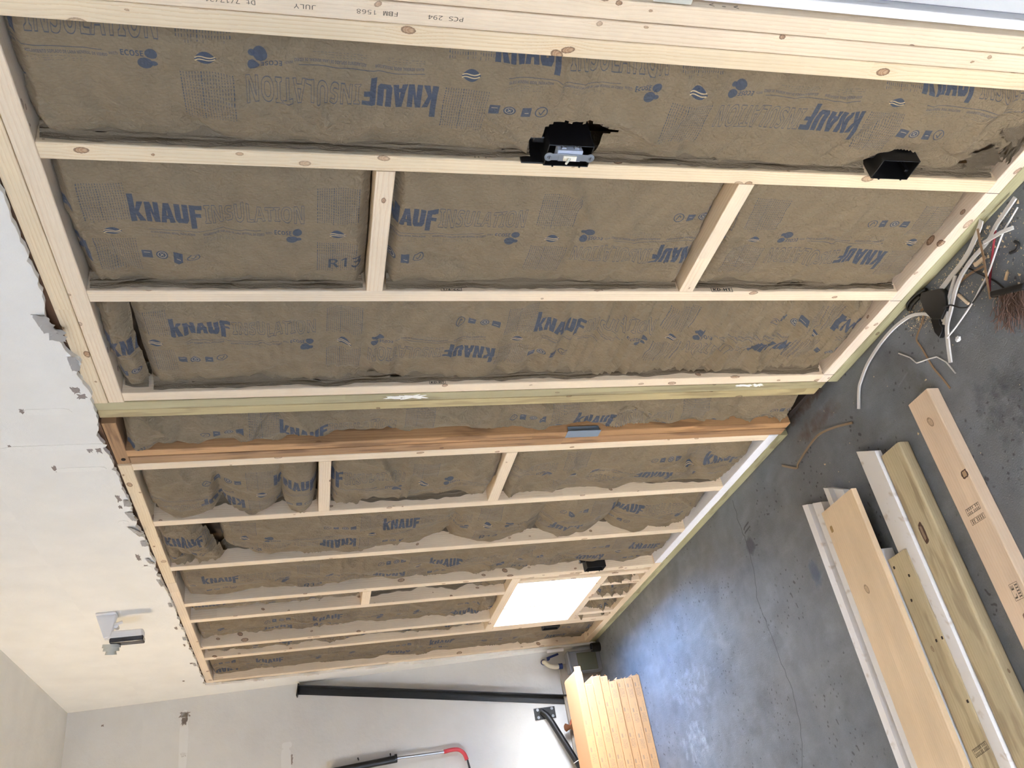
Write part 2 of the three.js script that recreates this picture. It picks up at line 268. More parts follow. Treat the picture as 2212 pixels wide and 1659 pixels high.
// a sawn board: length along y from 0, eased edges, uv in metres round its skin
function lumber(len, w, d, { r = 0.0028, bow = 0, twist = 0, seg = 14, rag = 0 } = {}) {
  const ring = [], q = [[1, 1], [-1, 1], [-1, -1], [1, -1]];
  for (let k = 0; k < 4; k++) for (let j = 0; j <= 2; j++) { const a = (k * 90 + j * 45) * Math.PI / 180, s = q[k]; ring.push([s[0] * (w / 2 - r) + r * Math.cos(a), s[1] * (d / 2 - r) + r * Math.sin(a), Math.cos(a), Math.sin(a)]); }
  const n = ring.length, per = [0]; for (let i = 1; i <= n; i++) per.push(per[i - 1] + Math.hypot(ring[i % n][0] - ring[i - 1][0], ring[i % n][1] - ring[i - 1][1]));
  const u0 = rnd() * 7, v0 = rnd() * 7, pos = [], nor = [], uv = [], idx = [];
  for (let i = 0; i <= seg; i++) {
    const t = i / seg, y = len * t, b = bow * Math.sin(Math.PI * t), tw = twist * (t - 0.5);
    for (let k = 0; k <= n; k++) { const p = ring[k % n], c = Math.cos(tw), s = Math.sin(tw), jit = rag && i && i < seg ? rag * N2(y * 40 + k * 3.1, k) : 0; pos.push(p[0] * c - p[1] * s + b + jit, y, p[0] * s + p[1] * c); nor.push(p[2], 0, p[3]); uv.push(u0 + y / WOODL, v0 + per[k] / WOODW); }
  }
  for (let i = 0; i < seg; i++) for (let k = 0; k < n; k++) { const a = i * (n + 1) + k, b = a + n + 1; idx.push(a, b, a + 1, a + 1, b, b + 1); }
  for (const top of [0, 1]) { const at = pos.length / 3, row = top * seg * (n + 1); for (let k = 0; k < n; k++) { pos.push(...pos.slice((row + k) * 3, (row + k) * 3 + 3)); nor.push(0, top ? 1 : -1, 0); uv.push(u0 + ring[k][0] / 9, v0 + ring[k][1] / 0.9); } for (let k = 1; k < n - 1; k++) top ? idx.push(at, at + k + 1, at + k) : idx.push(at, at + k, at + k + 1); }
  const g = new THREE.BufferGeometry(); g.setAttribute('position', new THREE.Float32BufferAttribute(pos, 3)); g.setAttribute('normal', new THREE.Float32BufferAttribute(nor, 3)); g.setAttribute('uv', new THREE.Float32BufferAttribute(uv, 2)); g.setIndex(idx); return g;
}
// text inked on wood: a sheet without thickness of its own, half a millimetre proud
function inked(text, w, h, font, { box: frame = false, color = '#2b2a2c', alpha = 0.8, lines = null } = {}) {
  const c = canvasTex(512, Math.round(512 * h / w), (g, W, H) => {
    g.clearRect(0, 0, W, H); g.fillStyle = color; g.strokeStyle = color; g.globalAlpha = alpha; g.textBaseline = 'middle'; g.textAlign = 'center';
    const rows = lines ?? [text]; rows.forEach((t, i) => { g.font = `${font} ${H / rows.length * 0.86}px ${frame ? 'sans-serif' : 'monospace'}`; const k = Math.min(4, W * (frame ? 0.86 : 0.97) / g.measureText(t).width); g.save(); g.translate(W / 2, H * (i + 0.5) / rows.length); g.scale(k, 1); g.fillText(t, 0, 0); g.restore(); });
    if (frame) { g.lineWidth = 12; g.strokeRect(6, 6, W - 12, H - 12); }
  }, THREE.ClampToEdgeWrapping);
  return [new THREE.PlaneGeometry(w, h), new THREE.MeshStandardMaterial({ map: c, transparent: true, roughness: 0.8 })];
}

// ------------------------------------------------------------------ the room
const CEIL = 2.88, ENDX = (y) => -3.08 - 0.072 * y;
struct('floor', worldUV(box(10.2, 0.12, 6.2, 1.65, -0.06, 2.85), (x) => (x - FLX) / FLW, (x, y, z) => 1 - (z - FLZ) / FLH), M.floor);
struct('ceiling', worldUV(box(10.2, 0.1, 6.2, 1.65, CEIL + 0.05, 2.85), (x) => x, (x, y, z) => z), M.plaster);
{
  // far end wall, a little out of plumb
  const g = new THREE.BoxGeometry(0.1, 3.1, 5.9, 1, 12, 1).translate(0, 1.5, 2.8), p = g.attributes.position;
  for (let i = 0; i < p.count; i++) p.setX(i, p.getX(i) - 0.05 + ENDX(p.getY(i)));
  struct('wall_end', worldUV(g, (x, y, z) => z, (x, y) => y), M.plasterGrey);
}
// long wall above the studs: plasterboard with a torn lower edge, and the strip left beside the corner
const wallBack = (() => {
  const s = new THREE.Shape(); s.moveTo(-3.55, -0.02); s.lineTo(-3.05, -0.02);
  for (let y = 0.02; y < 2.15; y += 0.03) s.lineTo(-3.043 + 0.012 * fbm(y * 5, 3, 3) + 0.005 * N2(y * 60, 1), y);
  for (let x = -3.03; x < 6.3; x += x < 1 ? 0.014 : 0.3) {
    const notch = 0.014 * Math.exp(-(((x - 0.115) / 0.05) ** 2)) + 0.007 * sst(0.3, 0.6, N2(x * 9, 5)), tongue = -0.022 * Math.exp(-(((x + 0.05) / 0.03) ** 2)) - 0.012 * Math.exp(-(((x + 0.2) / 0.1) ** 2));
    s.lineTo(x, 2.1705 + 0.004 * N2(x * 6, 2) + 0.003 * N3(x * 45, 2) + notch + tongue + (x < -1.6 ? -0.004 : 0));
  }
  s.lineTo(6.3, 2.17); s.lineTo(6.3, 2.95); s.lineTo(-3.55, 2.95);
  return struct('wall_back', new THREE.ExtrudeGeometry(s, { depth: 0.0125, bevelEnabled: false }), M.plaster);
})();
struct('wall_back_001', box(4.4, 2.2, 0.1, 4.12, 1.08, -0.038), M.plaster);
for (const g of [box(2.855, 3.1, 0.03, -0.4525, 1.5, -0.115), box(5.4, 0.97, 0.03, 3.675, 2.565, -0.115), box(1.7, 3.1, 0.03, -3.412, 1.5, -0.115), box(0.68, 0.36, 0.03, -2.22, 0.09, -0.115), box(0.68, 2.35, 0.03, -2.22, 1.885, -0.115)]) struct('wall_outer', g, M.board);
struct('wall_front', merge([box(5.25, 3.1, 0.1, -0.825, 1.5, 5.75), box(3.5, 3.1, 0.1, 5.0, 1.5, 5.75), box(1.6, 1.6, 0.1, 2.5, 2.25, 5.75)]), M.plaster);
struct('wall_near', box(0.1, 3.1, 5.9, 6.35, 1.5, 2.8), M.plaster);
struct('ground', box(120, 0.1, 120, 0, -0.17, 0), new THREE.MeshStandardMaterial({ color: 0xd6d0c4, roughness: 0.95 }));
// filler, scars and torn paper on the long wall
function blot(w, h, z, th, rag = 0.25, n = 26) {
  const s = new THREE.Shape(), o = rnd() * 50;
  for (let i = 0; i <= n; i++) { const a = i / n * Math.PI * 2, cx = Math.sign(Math.cos(a)) * Math.pow(Math.abs(Math.cos(a)), 0.55), cy = Math.sign(Math.sin(a)) * Math.pow(Math.abs(Math.sin(a)), 0.55), k = 1 + rag * N2(Math.cos(a) * 1.7 + o, Math.sin(a) * 1.7); i ? s.lineTo(cx * w / 2 * k, cy * h / 2 * k) : s.moveTo(cx * w / 2 * k, cy * h / 2 * k); }
  return new THREE.ExtrudeGeometry(s, { depth: th, bevelEnabled: false }).translate(0, 0, z);
}
for (const [x, y, w, h] of [[-0.255, 2.27, 0.028, 0.11], [-0.44, 2.3, 0.03, 0.26], [-0.57, 2.26, 0.025, 0.13], [-0.95, 2.21, 0.04, 0.03], [-1.35, 2.2, 0.05, 0.03]]) mesh('filler_strip', blot(w, h, 0.0122, 0.0012, 0.1).translate(x, y, 0), M.patch, wallBack);
for (const [x, y, w, h] of [[-0.25, 2.325, 0.02, 0.012], [-0.257, 2.23, 0.013, 0.008], [-0.455, 2.215, 0.035, 0.014], [-0.46, 2.192, 0.04, 0.014], [-0.425, 2.4, 0.012, 0.006], [-0.56, 2.322, 0.03, 0.01], [-0.16, 2.185, 0.03, 0.016], [-0.19, 2.178, 0.02, 0.02], [-0.77, 2.195, 0.045, 0.012], [-0.83, 2.2, 0.02, 0.01], [-1.24, 2.213, 0.05, 0.012], [-1.33, 2.2, 0.03, 0.012], [-2.05, 2.19, 0.03, 0.01], [-2.3, 2.186, 0.03, 0.008], [-2.9, 2.26, 0.018, 0.01], [-2.6, 2.19, 0.02, 0.012]]) mesh('scar', blot(w, h, 0.0124, 0.0009, 0.5).translate(x, y, 0), M.scar, wallBack);
function tornPaper(x, y, w, h, curl, spin) {
  const g = new THREE.PlaneGeometry(w, h, 10, 6), p = g.attributes.position;
  for (let i = 0; i < p.count; i++) { const a = p.getX(i) / w, b = p.getY(i) / h + 0.5; p.setXYZ(i, p.getX(i) * (1 - 0.3 * b * Math.abs(N2(b * 4, x * 9))), -b * h * (1 + 0.35 * N2(a * 7, x * 5)), 0.4 * curl * b * b + 0.002 * N2(a * 5, b * 5)); }
  g.rotateZ(spin).translate(x, y, 0.0135); g.computeVertexNormals(); mesh('torn_paper', g, M.gypsum, wallBack);
}
for (const a of [[0.11, 2.205, 0.07, 0.03, 0.02, 0.15], [0.075, 2.19, 0.05, 0.03, 0.012, -0.2], [-0.045, 2.175, 0.06, 0.022, 0.004, 0], [-0.9, 2.19, 0.07, 0.022, 0.014, 0.2], [-0.8, 2.186, 0.05, 0.02, 0.01, -0.1], [-1.02, 2.195, 0.09, 0.026, 0.02, 0.3], [-1.12, 2.186, 0.05, 0.02, 0.008, 0], [-1.28, 2.19, 0.06, 0.018, 0.014, 0.2], [-1.5, 2.184, 0.08, 0.014, 0.008, 0.1], [-1.75, 2.182, 0.05, 0.014, 0.008, 0], [-2.2, 2.182, 0.05, 0.012, 0.008, 0], [-2.62, 2.184, 0.06, 0.012, 0.008, 0]]) tornPaper(...a);
for (const [y, s] of [[1.9, 0.04], [1.62, 0.05], [1.3, 0.05], [1.05, 0.06], [0.8, 0.05], [0.55, 0.06], [0.35, 0.05]]) mesh('torn_paper', blot(0.014, s, 0.0122, 0.004, 0.7).translate(-3.046, y, 0), M.gypsum, wallBack);
struct('ceiling_beam', merge([box(9.5, 0.25, 0.06, 1.5, 2.293, -0.035)]), wood(WOOD.old, { color: 0x9a8a80 }));
// remains of tape on the end wall
const onEnd = (y, z, out = 0) => [ENDX(y) + out, y, z];
const wallEnd = scene.getObjectByName('wall_end');
for (const [y, z, w, l, m] of [[2.29, 0.1, 0.05, 0.03, 's'], [2.29, 0.23, 0.045, 0.3, 'p'], [2.292, 0.13, 0.03, 0.04, 's'], [2.288, 0.3, 0.03, 0.02, 's'], [1.765, 0.325, 0.05, 0.03, 'p'], [1.77, 0.42, 0.05, 0.17, 'p'], [1.745, 0.4, 0.018, 0.05, 's'], [1.55, 0.05, 0.014, 0.012, 's'], [2.7, 0.1, 0.012, 0.01, 's']])
  mesh(m === 's' ? 'scar' : 'tape_remains', blot(l, w, 0, 0.0012, m === 's' ? 0.5 : 0.08).rotateY(Math.PI / 2).rotateZ(0.072).translate(...onEnd(y, z)), m === 's' ? M.scar : M.tapeRest, wallEnd);
{ // skirting along the end wall
  const o = struct('baseboard_end', rbox(0.018, 0.07, 5, 0.003).translate(-3.082, 0.205, 2.6), wood(WOOD.paleLit, { color: 0xb8ae9c }));
  mesh('lower_board', rbox(0.014, 0.17, 5, 0.003).translate(-3.074, 0.085, 2.6), wood(WOOD.paleLit, { color: 0x9c978c }), o);
}

// ------------------------------------------------------------------ framing
function frame(name, label, x0) { const t = thing(name, label, 'stud wall', [x0, 0, -0.0445]); t.userData.at = undefined; return t; }
function upright(t, name, mat, xc, y0, y1, opt = {}) { const o = mesh(name, lumber(y1 - y0, opt.w ?? 0.038, opt.d ?? 0.089, opt), mat, t); o.position.set(xc - t.position.x, y0 - t.position.y, (opt.z ?? -0.0445) - t.position.z); return o; }
function level(t, name, mat, x0, x1, yc, opt = {}) { const o = mesh(name, lumber(x1 - x0, opt.w ?? 0.038, opt.d ?? 0.089, opt).rotateZ(-Math.PI / 2), mat, t); o.position.set(x0 - t.position.x, yc - t.position.y, (opt.z ?? -0.0445) - t.position.z); return o; }
const TOP0 = 2.0889, TOP1 = 2.1285, TOP2 = 2.167, SOLE = 0.0752;
const near = frame('stud_wall', 'new pale pine stud wall section with a double top plate, nearer the door', 0.36);
level(near, 'sole_plate', M.greenish, -0.241, 0.975, 0.0186, { w: 0.037 });
level(near, 'bottom_plate', M.pale, -0.241, 0.975, 0.0563, { w: 0.0375 });
level(near, 'top_plate', M.pineB, -0.241, 0.975, (TOP0 + TOP1) / 2);
level(near, 'top_plate', M.pine, -0.243, 0.975, (TOP1 + TOP2) / 2);
for (const [x, m, o] of [[0.875, M.pine], [0.914, M.pineB, { twist: 0.01 }], [0.9535, M.pineB, { w: 0.037, rag: 0.0006 }], [0.594, M.pine], [0.188, M.pineB], [-0.218, M.pineB]]) upright(near, 'stud', m, x, SOLE, TOP0, o);
for (const y of [1.4825, 0.7015]) level(near, 'block', M.pineB, 0.208, 0.574, y, { seg: 4 });
const far = frame('stud_wall', 'new pale pine stud wall section with a single top plate, round the low window opening', -1.8);
level(far, 'sole_plate', M.greenish, -2.2, -0.583, 0.0186, { w: 0.037 }); level(far, 'sole_plate', M.greenish, -3.05, -2.203, 0.0186, { w: 0.037 });
level(far, 'bottom_plate', M.paleLit, -1.78, -0.583, 0.0563, { w: 0.0375, rag: 0.001, seg: 40 }); level(far, 'bottom_plate', M.pineB, -3.05, -1.783, 0.0563, { w: 0.0375, rag: 0.001, seg: 40 });  // first stretch is coloured as if brightly lit, the rest is plain pine
level(far, 'top_plate', M.pine, -1.545, -0.583, (TOP1 + TOP2) / 2); level(far, 'top_plate', M.pineB, -3.045, -1.547, (TOP1 + TOP2) / 2 - 0.001);
for (const [x, m] of [[-0.598, M.pineB], [-1.0, M.pineB], [-1.406, M.pineB], [-1.812, M.pineB], [-2.601, M.pineB], [-3.023, M.pineB]]) upright(far, 'stud', m, x, SOLE, TOP1);
for (const x of [-2.02, -2.42]) upright(far, 'stud', M.pineB, x, 0.748, TOP1);
upright(far, 'jack_stud', M.pineB, -1.888, SOLE, 0.704); upright(far, 'jack_stud', M.pineB, -2.563, SOLE, 0.704);
for (const x of [-2.019, -2.229, -2.464]) upright(far, 'cripple_stud', M.pineB, x, SOLE, 0.264, { seg: 3 });
level(far, 'header', M.pineB, -2.581, -1.832, 0.726, { w: 0.042, seg: 5 });
level(far, 'sill', M.pineB, -2.543, -1.908, 0.283, { seg: 5 });
for (const [y0, y1, z, m] of [[0.66, 0.7, -0.05, M.pineB], [0.52, 0.64, -0.047, M.pineB], [0.43, 0.5, -0.06, M.old], [0.34, 0.42, -0.047, M.pineB], [0.1, 0.2, -0.05, M.pineB]]) upright(far, 'packing_block', m, -1.85, y0, y1, { w: 0.035, d: 0.08, z, seg: 2 });
for (const y of [1.5835, 0.99]) level(far, 'block', M.pineB, -0.981, -0.618, y, { seg: 4 });
level(far, 'block', M.pineB, -2.0, -1.832, 1.393, { seg: 3 });
// marks of the mill
function mark(parent, text, w, h, font, at, turn, opt) {
  const [g, m] = inked(text, w, h, font, opt), o = mesh('printed_mark', g, m, parent); o.castShadow = false;
  o.rotation.set(...turn); o.position.set(at[0] - parent.parent.position.x - parent.position.x, at[1] - parent.position.y - parent.parent.position.y, at[2] - parent.parent.position.z - parent.position.z); return o;
}
const studs = near.children.filter((c) => c.name === 'stud'), FZ = 0.0007;
const UP = [0, 0, Math.PI / 2];   // reads up the wall
for (const [t, y, w] of [['PCS 294', 1.409, 0.062], ['FBM 1568', 1.52, 0.07], ['JULY', 1.633, 0.036], ['Dt 7/17/21', 1.745, 0.078]]) mark(studs[1], t, w, 0.0125, '', [0.913, y, FZ], UP, { color: '#3c3a36' });
const SIDE = new THREE.Euler().setFromRotationMatrix(new THREE.Matrix4().makeBasis(V(0, -1, 0), V(0, 0, -1).negate().negate(), V(1, 0, 0))).toArray().slice(0, 3);
mark(studs[4], '', 0.05, 0.034, 'bold', [0.2078, 1.303, -0.018], SIDE, { frame: true, box: true, lines: ['S-P-F', 'NO.2', 'KD-HT', '1/4"CC'], color: '#17171a', alpha: 0.95 });
mark(studs[4], '', 0.06, 0.03, 'bold', [0.2078, 0.6, -0.014], SIDE, { box: true, lines: ['NO.2', 'KD-HT'], color: '#17171a', alpha: 0.9 });
mark(studs[5], '', 0.045, 0.034, 'bold', [-0.1982, 1.286, -0.02], SIDE, { box: true, lines: ['S-P-F', 'NO.2', 'KD-HT'], color: '#17171a', alpha: 0.95 });
mark(studs[5], 'A', 0.06, 0.02, 'bold', [-0.1982, 1.76, -0.022], SIDE, { box: true, color: '#17171a', alpha: 0.9 });
mark(studs[3], '', 0.03, 0.016, 'bold', [0.6138, 1.3, -0.012], SIDE, { lines: ['I II', 'II I'], color: '#4a4038', alpha: 0.7 });
mark(studs[2], '', 0.06, 0.02, 'bold', [0.9727, 0.93, -0.01], SIDE, { lines: ['< - <'], color: '#2c2c30', alpha: 0.8 });
// carpenter's layout lines on the bottom plate
for (const [x, t] of [[0.575, 0], [0.169, 0], [-0.199, 0]]) mesh('pencil_line', box(0.0012, 0.037, 0.0003, x - near.position.x, 0.0563, FZ - near.position.z), M.dark, near.children[1]).position.sub(near.children[1].position);

// framing of the old doorway between the two sections
const treatedA = thing('door_stud', 'greenish treated stud touching the nearer pine wall section', 'stud', [-0.2605, 0.041, -0.0445]); mesh('stud', lumber(TOP2 - 0.041, 0.0362, 0.089, { bow: 0.002 }), M.treated, treatedA);
const treatedB = thing('door_stud', 'greenish treated stud on the gap side of its twin, with a white daub', 'stud', [-0.3035, 0.041, -0.0485]); mesh('stud', lumber(TOP2 - 0.045, 0.0375, 0.089, { bow: -0.002 }), M.treatedWarm, treatedB);
for (const [y, h, w] of [[1.35, 0.07, 0.02], [1.4, 0.05, 0.014]]) mesh('white_daub', blot(w, h, FZ + 0.0437, 0.0006, 0.5).translate(0.004, y - 0.041, 0), M.patch, treatedA);
for (const [y, h, w] of [[0.33, 0.05, 0.012], [0.28, 0.03, 0.014]]) mesh('white_daub', blot(w, h, FZ + 0.0437, 0.0006, 0.6).translate(0.012, y - 0.041, 0), M.patch, treatedA);
const oldA = thing('old_stud', 'weathered brown old stud bordering the doorway gap, with grey tape on it', 'stud', [-0.515, 0.035, -0.0445]); mesh('stud', lumber(2.095, 0.0345, 0.089, {}), M.oldPale, oldA);
const oldB = thing('old_stud', 'weathered brown old stud touching the farther pine wall section', 'stud', [-0.5595, 0.032, -0.0445]); mesh('stud', lumber(2.095, 0.04, 0.088, { bow: 0.002 }), M.old, oldB);
{ // grey tape wrapped over the edge of the old stud
  const g = merge([rbox(0.0415, 0.112, 0.0012, 0.0004, -0.509, 0.778, 0.0012), rbox(0.0012, 0.105, 0.02, 0.0004, -0.4955, 0.778, -0.009)]);
  single('tape_strip', 'short strip of grey adhesive tape stuck on a brown old stud', 'tape', g, new THREE.MeshStandardMaterial({ color: 0x7c8894, roughness: 0.45, metalness: 0.2 }));
}
{
  const t = thing('old_plate', 'short brown old top plate above the doorway gap', 'plate', [-0.583, 2.149, -0.05]);
  mesh('plate', lumber(0.23, 0.037, 0.089, { seg: 4 }).rotateZ(-Math.PI / 2), M.old, t);
  mesh('nail_head', cyl(0.006, 0.006, 0.003, [0.028, -0.003, 0.0455], [0, 0, 1], 12), M.dark, t);
  const s = thing('old_threshold', 'dark stained old wood strip on the floor in the doorway gap', 'threshold', [-0.412, 0, -0.06]);
  mesh('strip', rbox(0.34, 0.02, 0.05, 0.004, 0, 0.01, -0.005), M.dark, s);
}

// ------------------------------------------------------------------ insulation
function batt(label, o) {
  const { xn, xf, y0, y1, R, c, z = -0.016, zf = -0.02, amp = 1, pillows = [], crease = 0, stamp = false, edge = 0.012, wave = 0.008, hole = null, near = -0.034, bulge = 0.008, flange = true, slant = 0, gap = null, skip = [] } = o;
  const t = thing('insulation_batt', label, 'insulation', [(xn + xf) / 2, y0, -0.089]), ox = t.position.x, oz = t.position.z, s0 = rnd() * 100;
  const nu = o.nu ?? 46, nv = Math.max(10, Math.ceil((y1 - y0) / 0.0072)), pos = [], uv = [], idx = [];
  const folds = []; for (let i = 0; i < (o.folds ?? (y1 - y0) * 2.2); i++) folds.push([rr(y0, y1), rr(0.004, 0.009), rr(-0.06, 0.06), rr(0.5, 1)]);
  const cr = []; for (let i = 0; i < (o.nc ?? (y1 - y0) * 16); i++) cr.push([rr(xf, xn), rr(y0, y1), rr(-1.2, 1.2) + (rnd() < 0.5 ? 1.57 : 0), rr(0.05, 0.2), rr(0.005, 0.015) * (rnd() < 0.35 ? -1 : 1), rr(0.004, 0.018)]);
  const P = [0, ...pillows, 1];
  const pill = (y) => { const f = (y1 - y) / (y1 - y0); for (let i = 0; i + 1 < P.length; i++) if (f <= P[i + 1]) { const q = (f - P[i]) / (P[i + 1] - P[i]); return Math.pow(Math.max(0, 4 * q * (1 - q)), 0.45); } return 0; };
  for (let j = 0; j <= nv; j++) {
    const y = y0 + (y1 - y0) * j / nv, pw = pillows.length ? pill(y) : 1, e = xf + edge + wave * fbm(y * 3.2 + s0, 4, 3) + (pillows.length ? 0.045 * (1 - pw) : 0) + (gap ? gap(y) : 0);
    const endd = Math.min(y - y0, y1 - y), tuck = -0.028 * (1 - sst(0, 0.022, endd));
    for (let i = 0; i <= nu; i++) {
      const p = i / nu, q = Math.min(1, p / 0.87), w = Math.max(0, (p - 0.87) / 0.13);
      let x = xn - 0.002 + (e - xn) * q, d = 0;
      const a = xn - x, b = x - e;
      let zz = z - 0.006 + (bulge + 0.008) * Math.pow(Math.max(0, 4 * q * (1 - q)), 0.75) + (near - z) * (1 - sst(0, 0.035, a)) + tuck;
      d += 0.012 * fbm(x * 5 + s0, y * 3.3, 3) + 0.0022 * (1 - Math.abs(N2(x * 16 + s0, y * 11)) * 2) * (0.4 + 0.6 * Math.abs(N3(x * 3, y * 3 + s0)));
      for (const k of folds) { const u = (y - k[0] - (x - ox) * k[2]) / k[1]; if (Math.abs(u) < 4) d += 0.0075 * k[3] * Math.exp(-Math.abs(u)) * (k[3] > 0.75 ? 1 : -1); }
      for (const k of cr) { const dx = x - k[0], dy = y - k[1], cc = Math.cos(k[2]), ss = Math.sin(k[2]), l = (dx * cc + dy * ss) / k[3], v = (dy * cc - dx * ss) / k[5]; if (Math.abs(l) < 1 && Math.abs(v) < 5) d += k[4] * (1 - l * l) * Math.exp(-Math.abs(v)); }
      if (crease) { const g = 19 + 9 * sst(1.5, 0.7, y), r = N2(y * g + s0, x * 1.4), m = sst(2.0, 0.9, y) * 0.75 + 0.25; d += crease * m * ((1 - Math.abs(r) * 2) * 0.5 + 0.5 * N3(y * g * 2.3, x * 2 + s0)); }
      if (pillows.length) { d += 0.05 * (pw - 1) * (0.35 + 0.65 * q) + 0.02 * pw * q; d += 0.006 * (1 - pw) * N2(x * 40, y * 12); }
      zz += d * amp * sst(0, 0.04, a + 0.012);
      if (w > 0) { const f = w * Math.PI / 2; x += 0.010 * (1 - Math.cos(f)) - 0.004 * Math.sin(f * 2); zz -= 0.05 * (1 - Math.cos(f)) + 0.004 * w; }
      x = Math.max(x, xf + 0.0022);
      const sy = slant ? y + slant * (x - ox) * (1 - j / nv) : y;
      pos.push(x - ox, sy - y0, Math.max(-0.085, Math.min(zz, 0.02)) - oz); uv.push((R - y) / PAPL, 0.5 - (c - x) / PAPW + w * 0.06);
    }
  }
  for (let j = 0; j < nv; j++) for (let i = 0; i < nu; i++) {
    const a = j * (nu + 1) + i, b = a + nu + 1;
    if (hole) { const x = pos[a * 3] + ox, y = pos[a * 3 + 1] + y0; if (hole(x, y) >= 1) continue; }
    idx.push(a, a + 1, b, a + 1, b + 1, b);
  }
  const g = new THREE.BufferGeometry(); g.setAttribute('position', new THREE.Float32BufferAttribute(pos, 3)); g.setAttribute('uv', new THREE.Float32BufferAttribute(uv, 2)); g.setIndex(idx); g.computeVertexNormals();
  const n = g.attributes.normal; if (n.getZ(Math.floor(n.count / 2)) < 0) { for (let i = 0; i < idx.length; i += 3) { const k = idx[i]; idx[i] = idx[i + 1]; idx[i + 1] = k; } g.setIndex(idx); g.computeVertexNormals(); }
  mesh('facing', g, stamp ? M.paperR : M.paper, t);
  if (flange) {  // doubled paper flange stapled to the side of the far stud
    const prof = [[0.022, -0.066], [0.013, -0.05], [0.010, -0.036], [0.0105, -0.0335], [0.0045, -0.033], [0.006, -0.02], [0.0035, -0.006], [0.003, 0]].map((q) => [q[0], q[1] * 0.42]), fp = [], fi = [], fu = [];
    for (let j = 0; j <= nv; j++) {
      const y = y0 + 0.004 + (y1 - y0 - 0.008) * j / nv, sh = wave * 0.8 * fbm(y * 3.6 + s0 + 9, 1, 3) - (pillows.length ? 0.02 * (1 - pill(y)) : 0), lift = 0.004 * Math.max(0, N2(y * 5 + s0, 7));
      prof.forEach((q, k) => { fp.push(xf + 0.0012 + q[0] * (1 + 0.3 * N2(y * 6, k + s0)) + (k > 4 ? lift : 0) - ox, y - y0, clamp(zf + q[1] + sh + 0.0015 * N3(y * 21, k), -0.088, -0.0015) - oz); fu.push(y, k * 0.03); });
    }
    const m = prof.length; for (let j = 0; j < nv; j++) for (let k = 0; k < m - 1; k++) { const yy = y0 + (y1 - y0) * j / nv; if (skip.some((r) => yy > r[0] && yy < r[1])) continue; const a = j * m + k; fi.push(a, a + 1, a + m, a + 1, a + m + 1, a + m); }
    const f = new THREE.BufferGeometry(); f.setAttribute('position', new THREE.Float32BufferAttribute(fp, 3)); f.setAttribute('uv', new THREE.Float32BufferAttribute(fu, 2)); f.setIndex(fi); f.computeVertexNormals();
    mesh('flange', f, M.kraft, t);
  }
  return t;
}
// ragged opening cut round the light switch box, and the paper pushed aside by the empty box
const cut = (x, y) => {
  if (x < 0.67 && Math.abs(y - 0.372) < 0.05) return 1;
  if (Math.abs(x - 0.694) < 0.017 * sst(1.02, 1.09, y) && y > 1.02 && y < 1.1) return 1;
  const ax = (x - 0.668) / 0.046, ay = (y - 1.122) / 0.062, r = Math.max(Math.pow(Math.abs(ax), 3) + Math.pow(Math.abs(ay), 3), 0) + 0.25 * N2(x * 60, y * 60); return x < 0.667 && Math.abs(y - 1.13) < 0.072 ? 1 : r < 1 ? 1 : 0; };
const first = batt('printed kraft insulation batt in the narrow bay behind the toggle switch', { xn: 0.856, xf: 0.613, y0: 0.085, y1: 2.086, R: 1.307, c: 0.797, z: -0.021, zf: -0.005, bulge: 0.009, hole: cut, skip: [[0.322, 0.424], [1.078, 1.2]], edge: 0.006, nc: 44, gap: (y) => 0.05 * Math.exp(-(((y - 0.385) / 0.06) ** 2)) + 0.06 * sst(0.25, 0.1, y)});
mesh('glass_fibre', (() => { const g = new THREE.IcosahedronGeometry(0.03, 4), p = g.attributes.position; for (let i = 0; i < p.count; i++) { const k = 1 + 0.3 * N3(p.getX(i) * 70, p.getY(i) * 70 + p.getZ(i) * 50); p.setXYZ(i, p.getX(i) * k * 0.9, p.getY(i) * k * 1.5, p.getZ(i) * k * 0.7); } g.computeVertexNormals(); return g.translate(0.705 - first.position.x, 1.045 - first.position.y, 0.042); })(), M.fleece, first);
batt('printed kraft insulation batt marked R13, above the upper block of the bay', { xn: 0.575, xf: 0.207, y0: 1.505, y1: 2.086, R: 1.968, c: 0.381, stamp: true, z: -0.022, zf: -0.006, edge: 0.007, nc: 15 });
batt('printed kraft insulation batt between the two blocks of the bay', { xn: 0.575, xf: 0.207, y0: 0.724, y1: 1.46, R: 1.497, c: 0.384, z: -0.022, zf: -0.006, edge: 0.007, nc: 18 });
batt('printed kraft insulation batt below the lower block of the bay', { xn: 0.575, xf: 0.207, y0: 0.085, y1: 0.68, R: 0.991, c: 0.386, z: -0.022, zf: -0.006, edge: 0.007, nc: 16 });
batt('closely creased printed insulation batt with crosswise folds, beside the greenish studs', { xn: 0.169, xf: -0.199, y0: 0.085, y1: 2.018, R: 1.944, c: -0.004, crease: 0.017, z: -0.024, zf: -0.008, edge: 0.006, wave: 0.014, folds: 14 });
batt('small rolled insulation scrap under the top plate, above the creased batt', { xn: 0.169, xf: -0.199, y0: 2.022, y1: 2.086, R: 1.2, c: -0.05, bulge: 0.016, nc: 14, wave: 0.02 });
batt('slumped insulation batt set deep in the doorway gap', { xn: -0.3245, xf: -0.4945, y0: 0.06, y1: 2.12, R: 1.712, c: -0.478, z: -0.032, near: -0.045, zf: -0.1, amp: 1.8, edge: 0.006, wave: 0.024, bulge: 0.024, flange: false, nc: 40 });
batt('puffy insulation batt pinched into three pillows under the far top plate', { xn: -0.617, xf: -0.981, y0: 1.604, y1: 2.126, R: 1.74, c: -0.8, pillows: [0.42, 0.78], z: -0.018, near: -0.03, zf: -0.036, amp: 1.2, edge: 0.04, bulge: 0.02 });
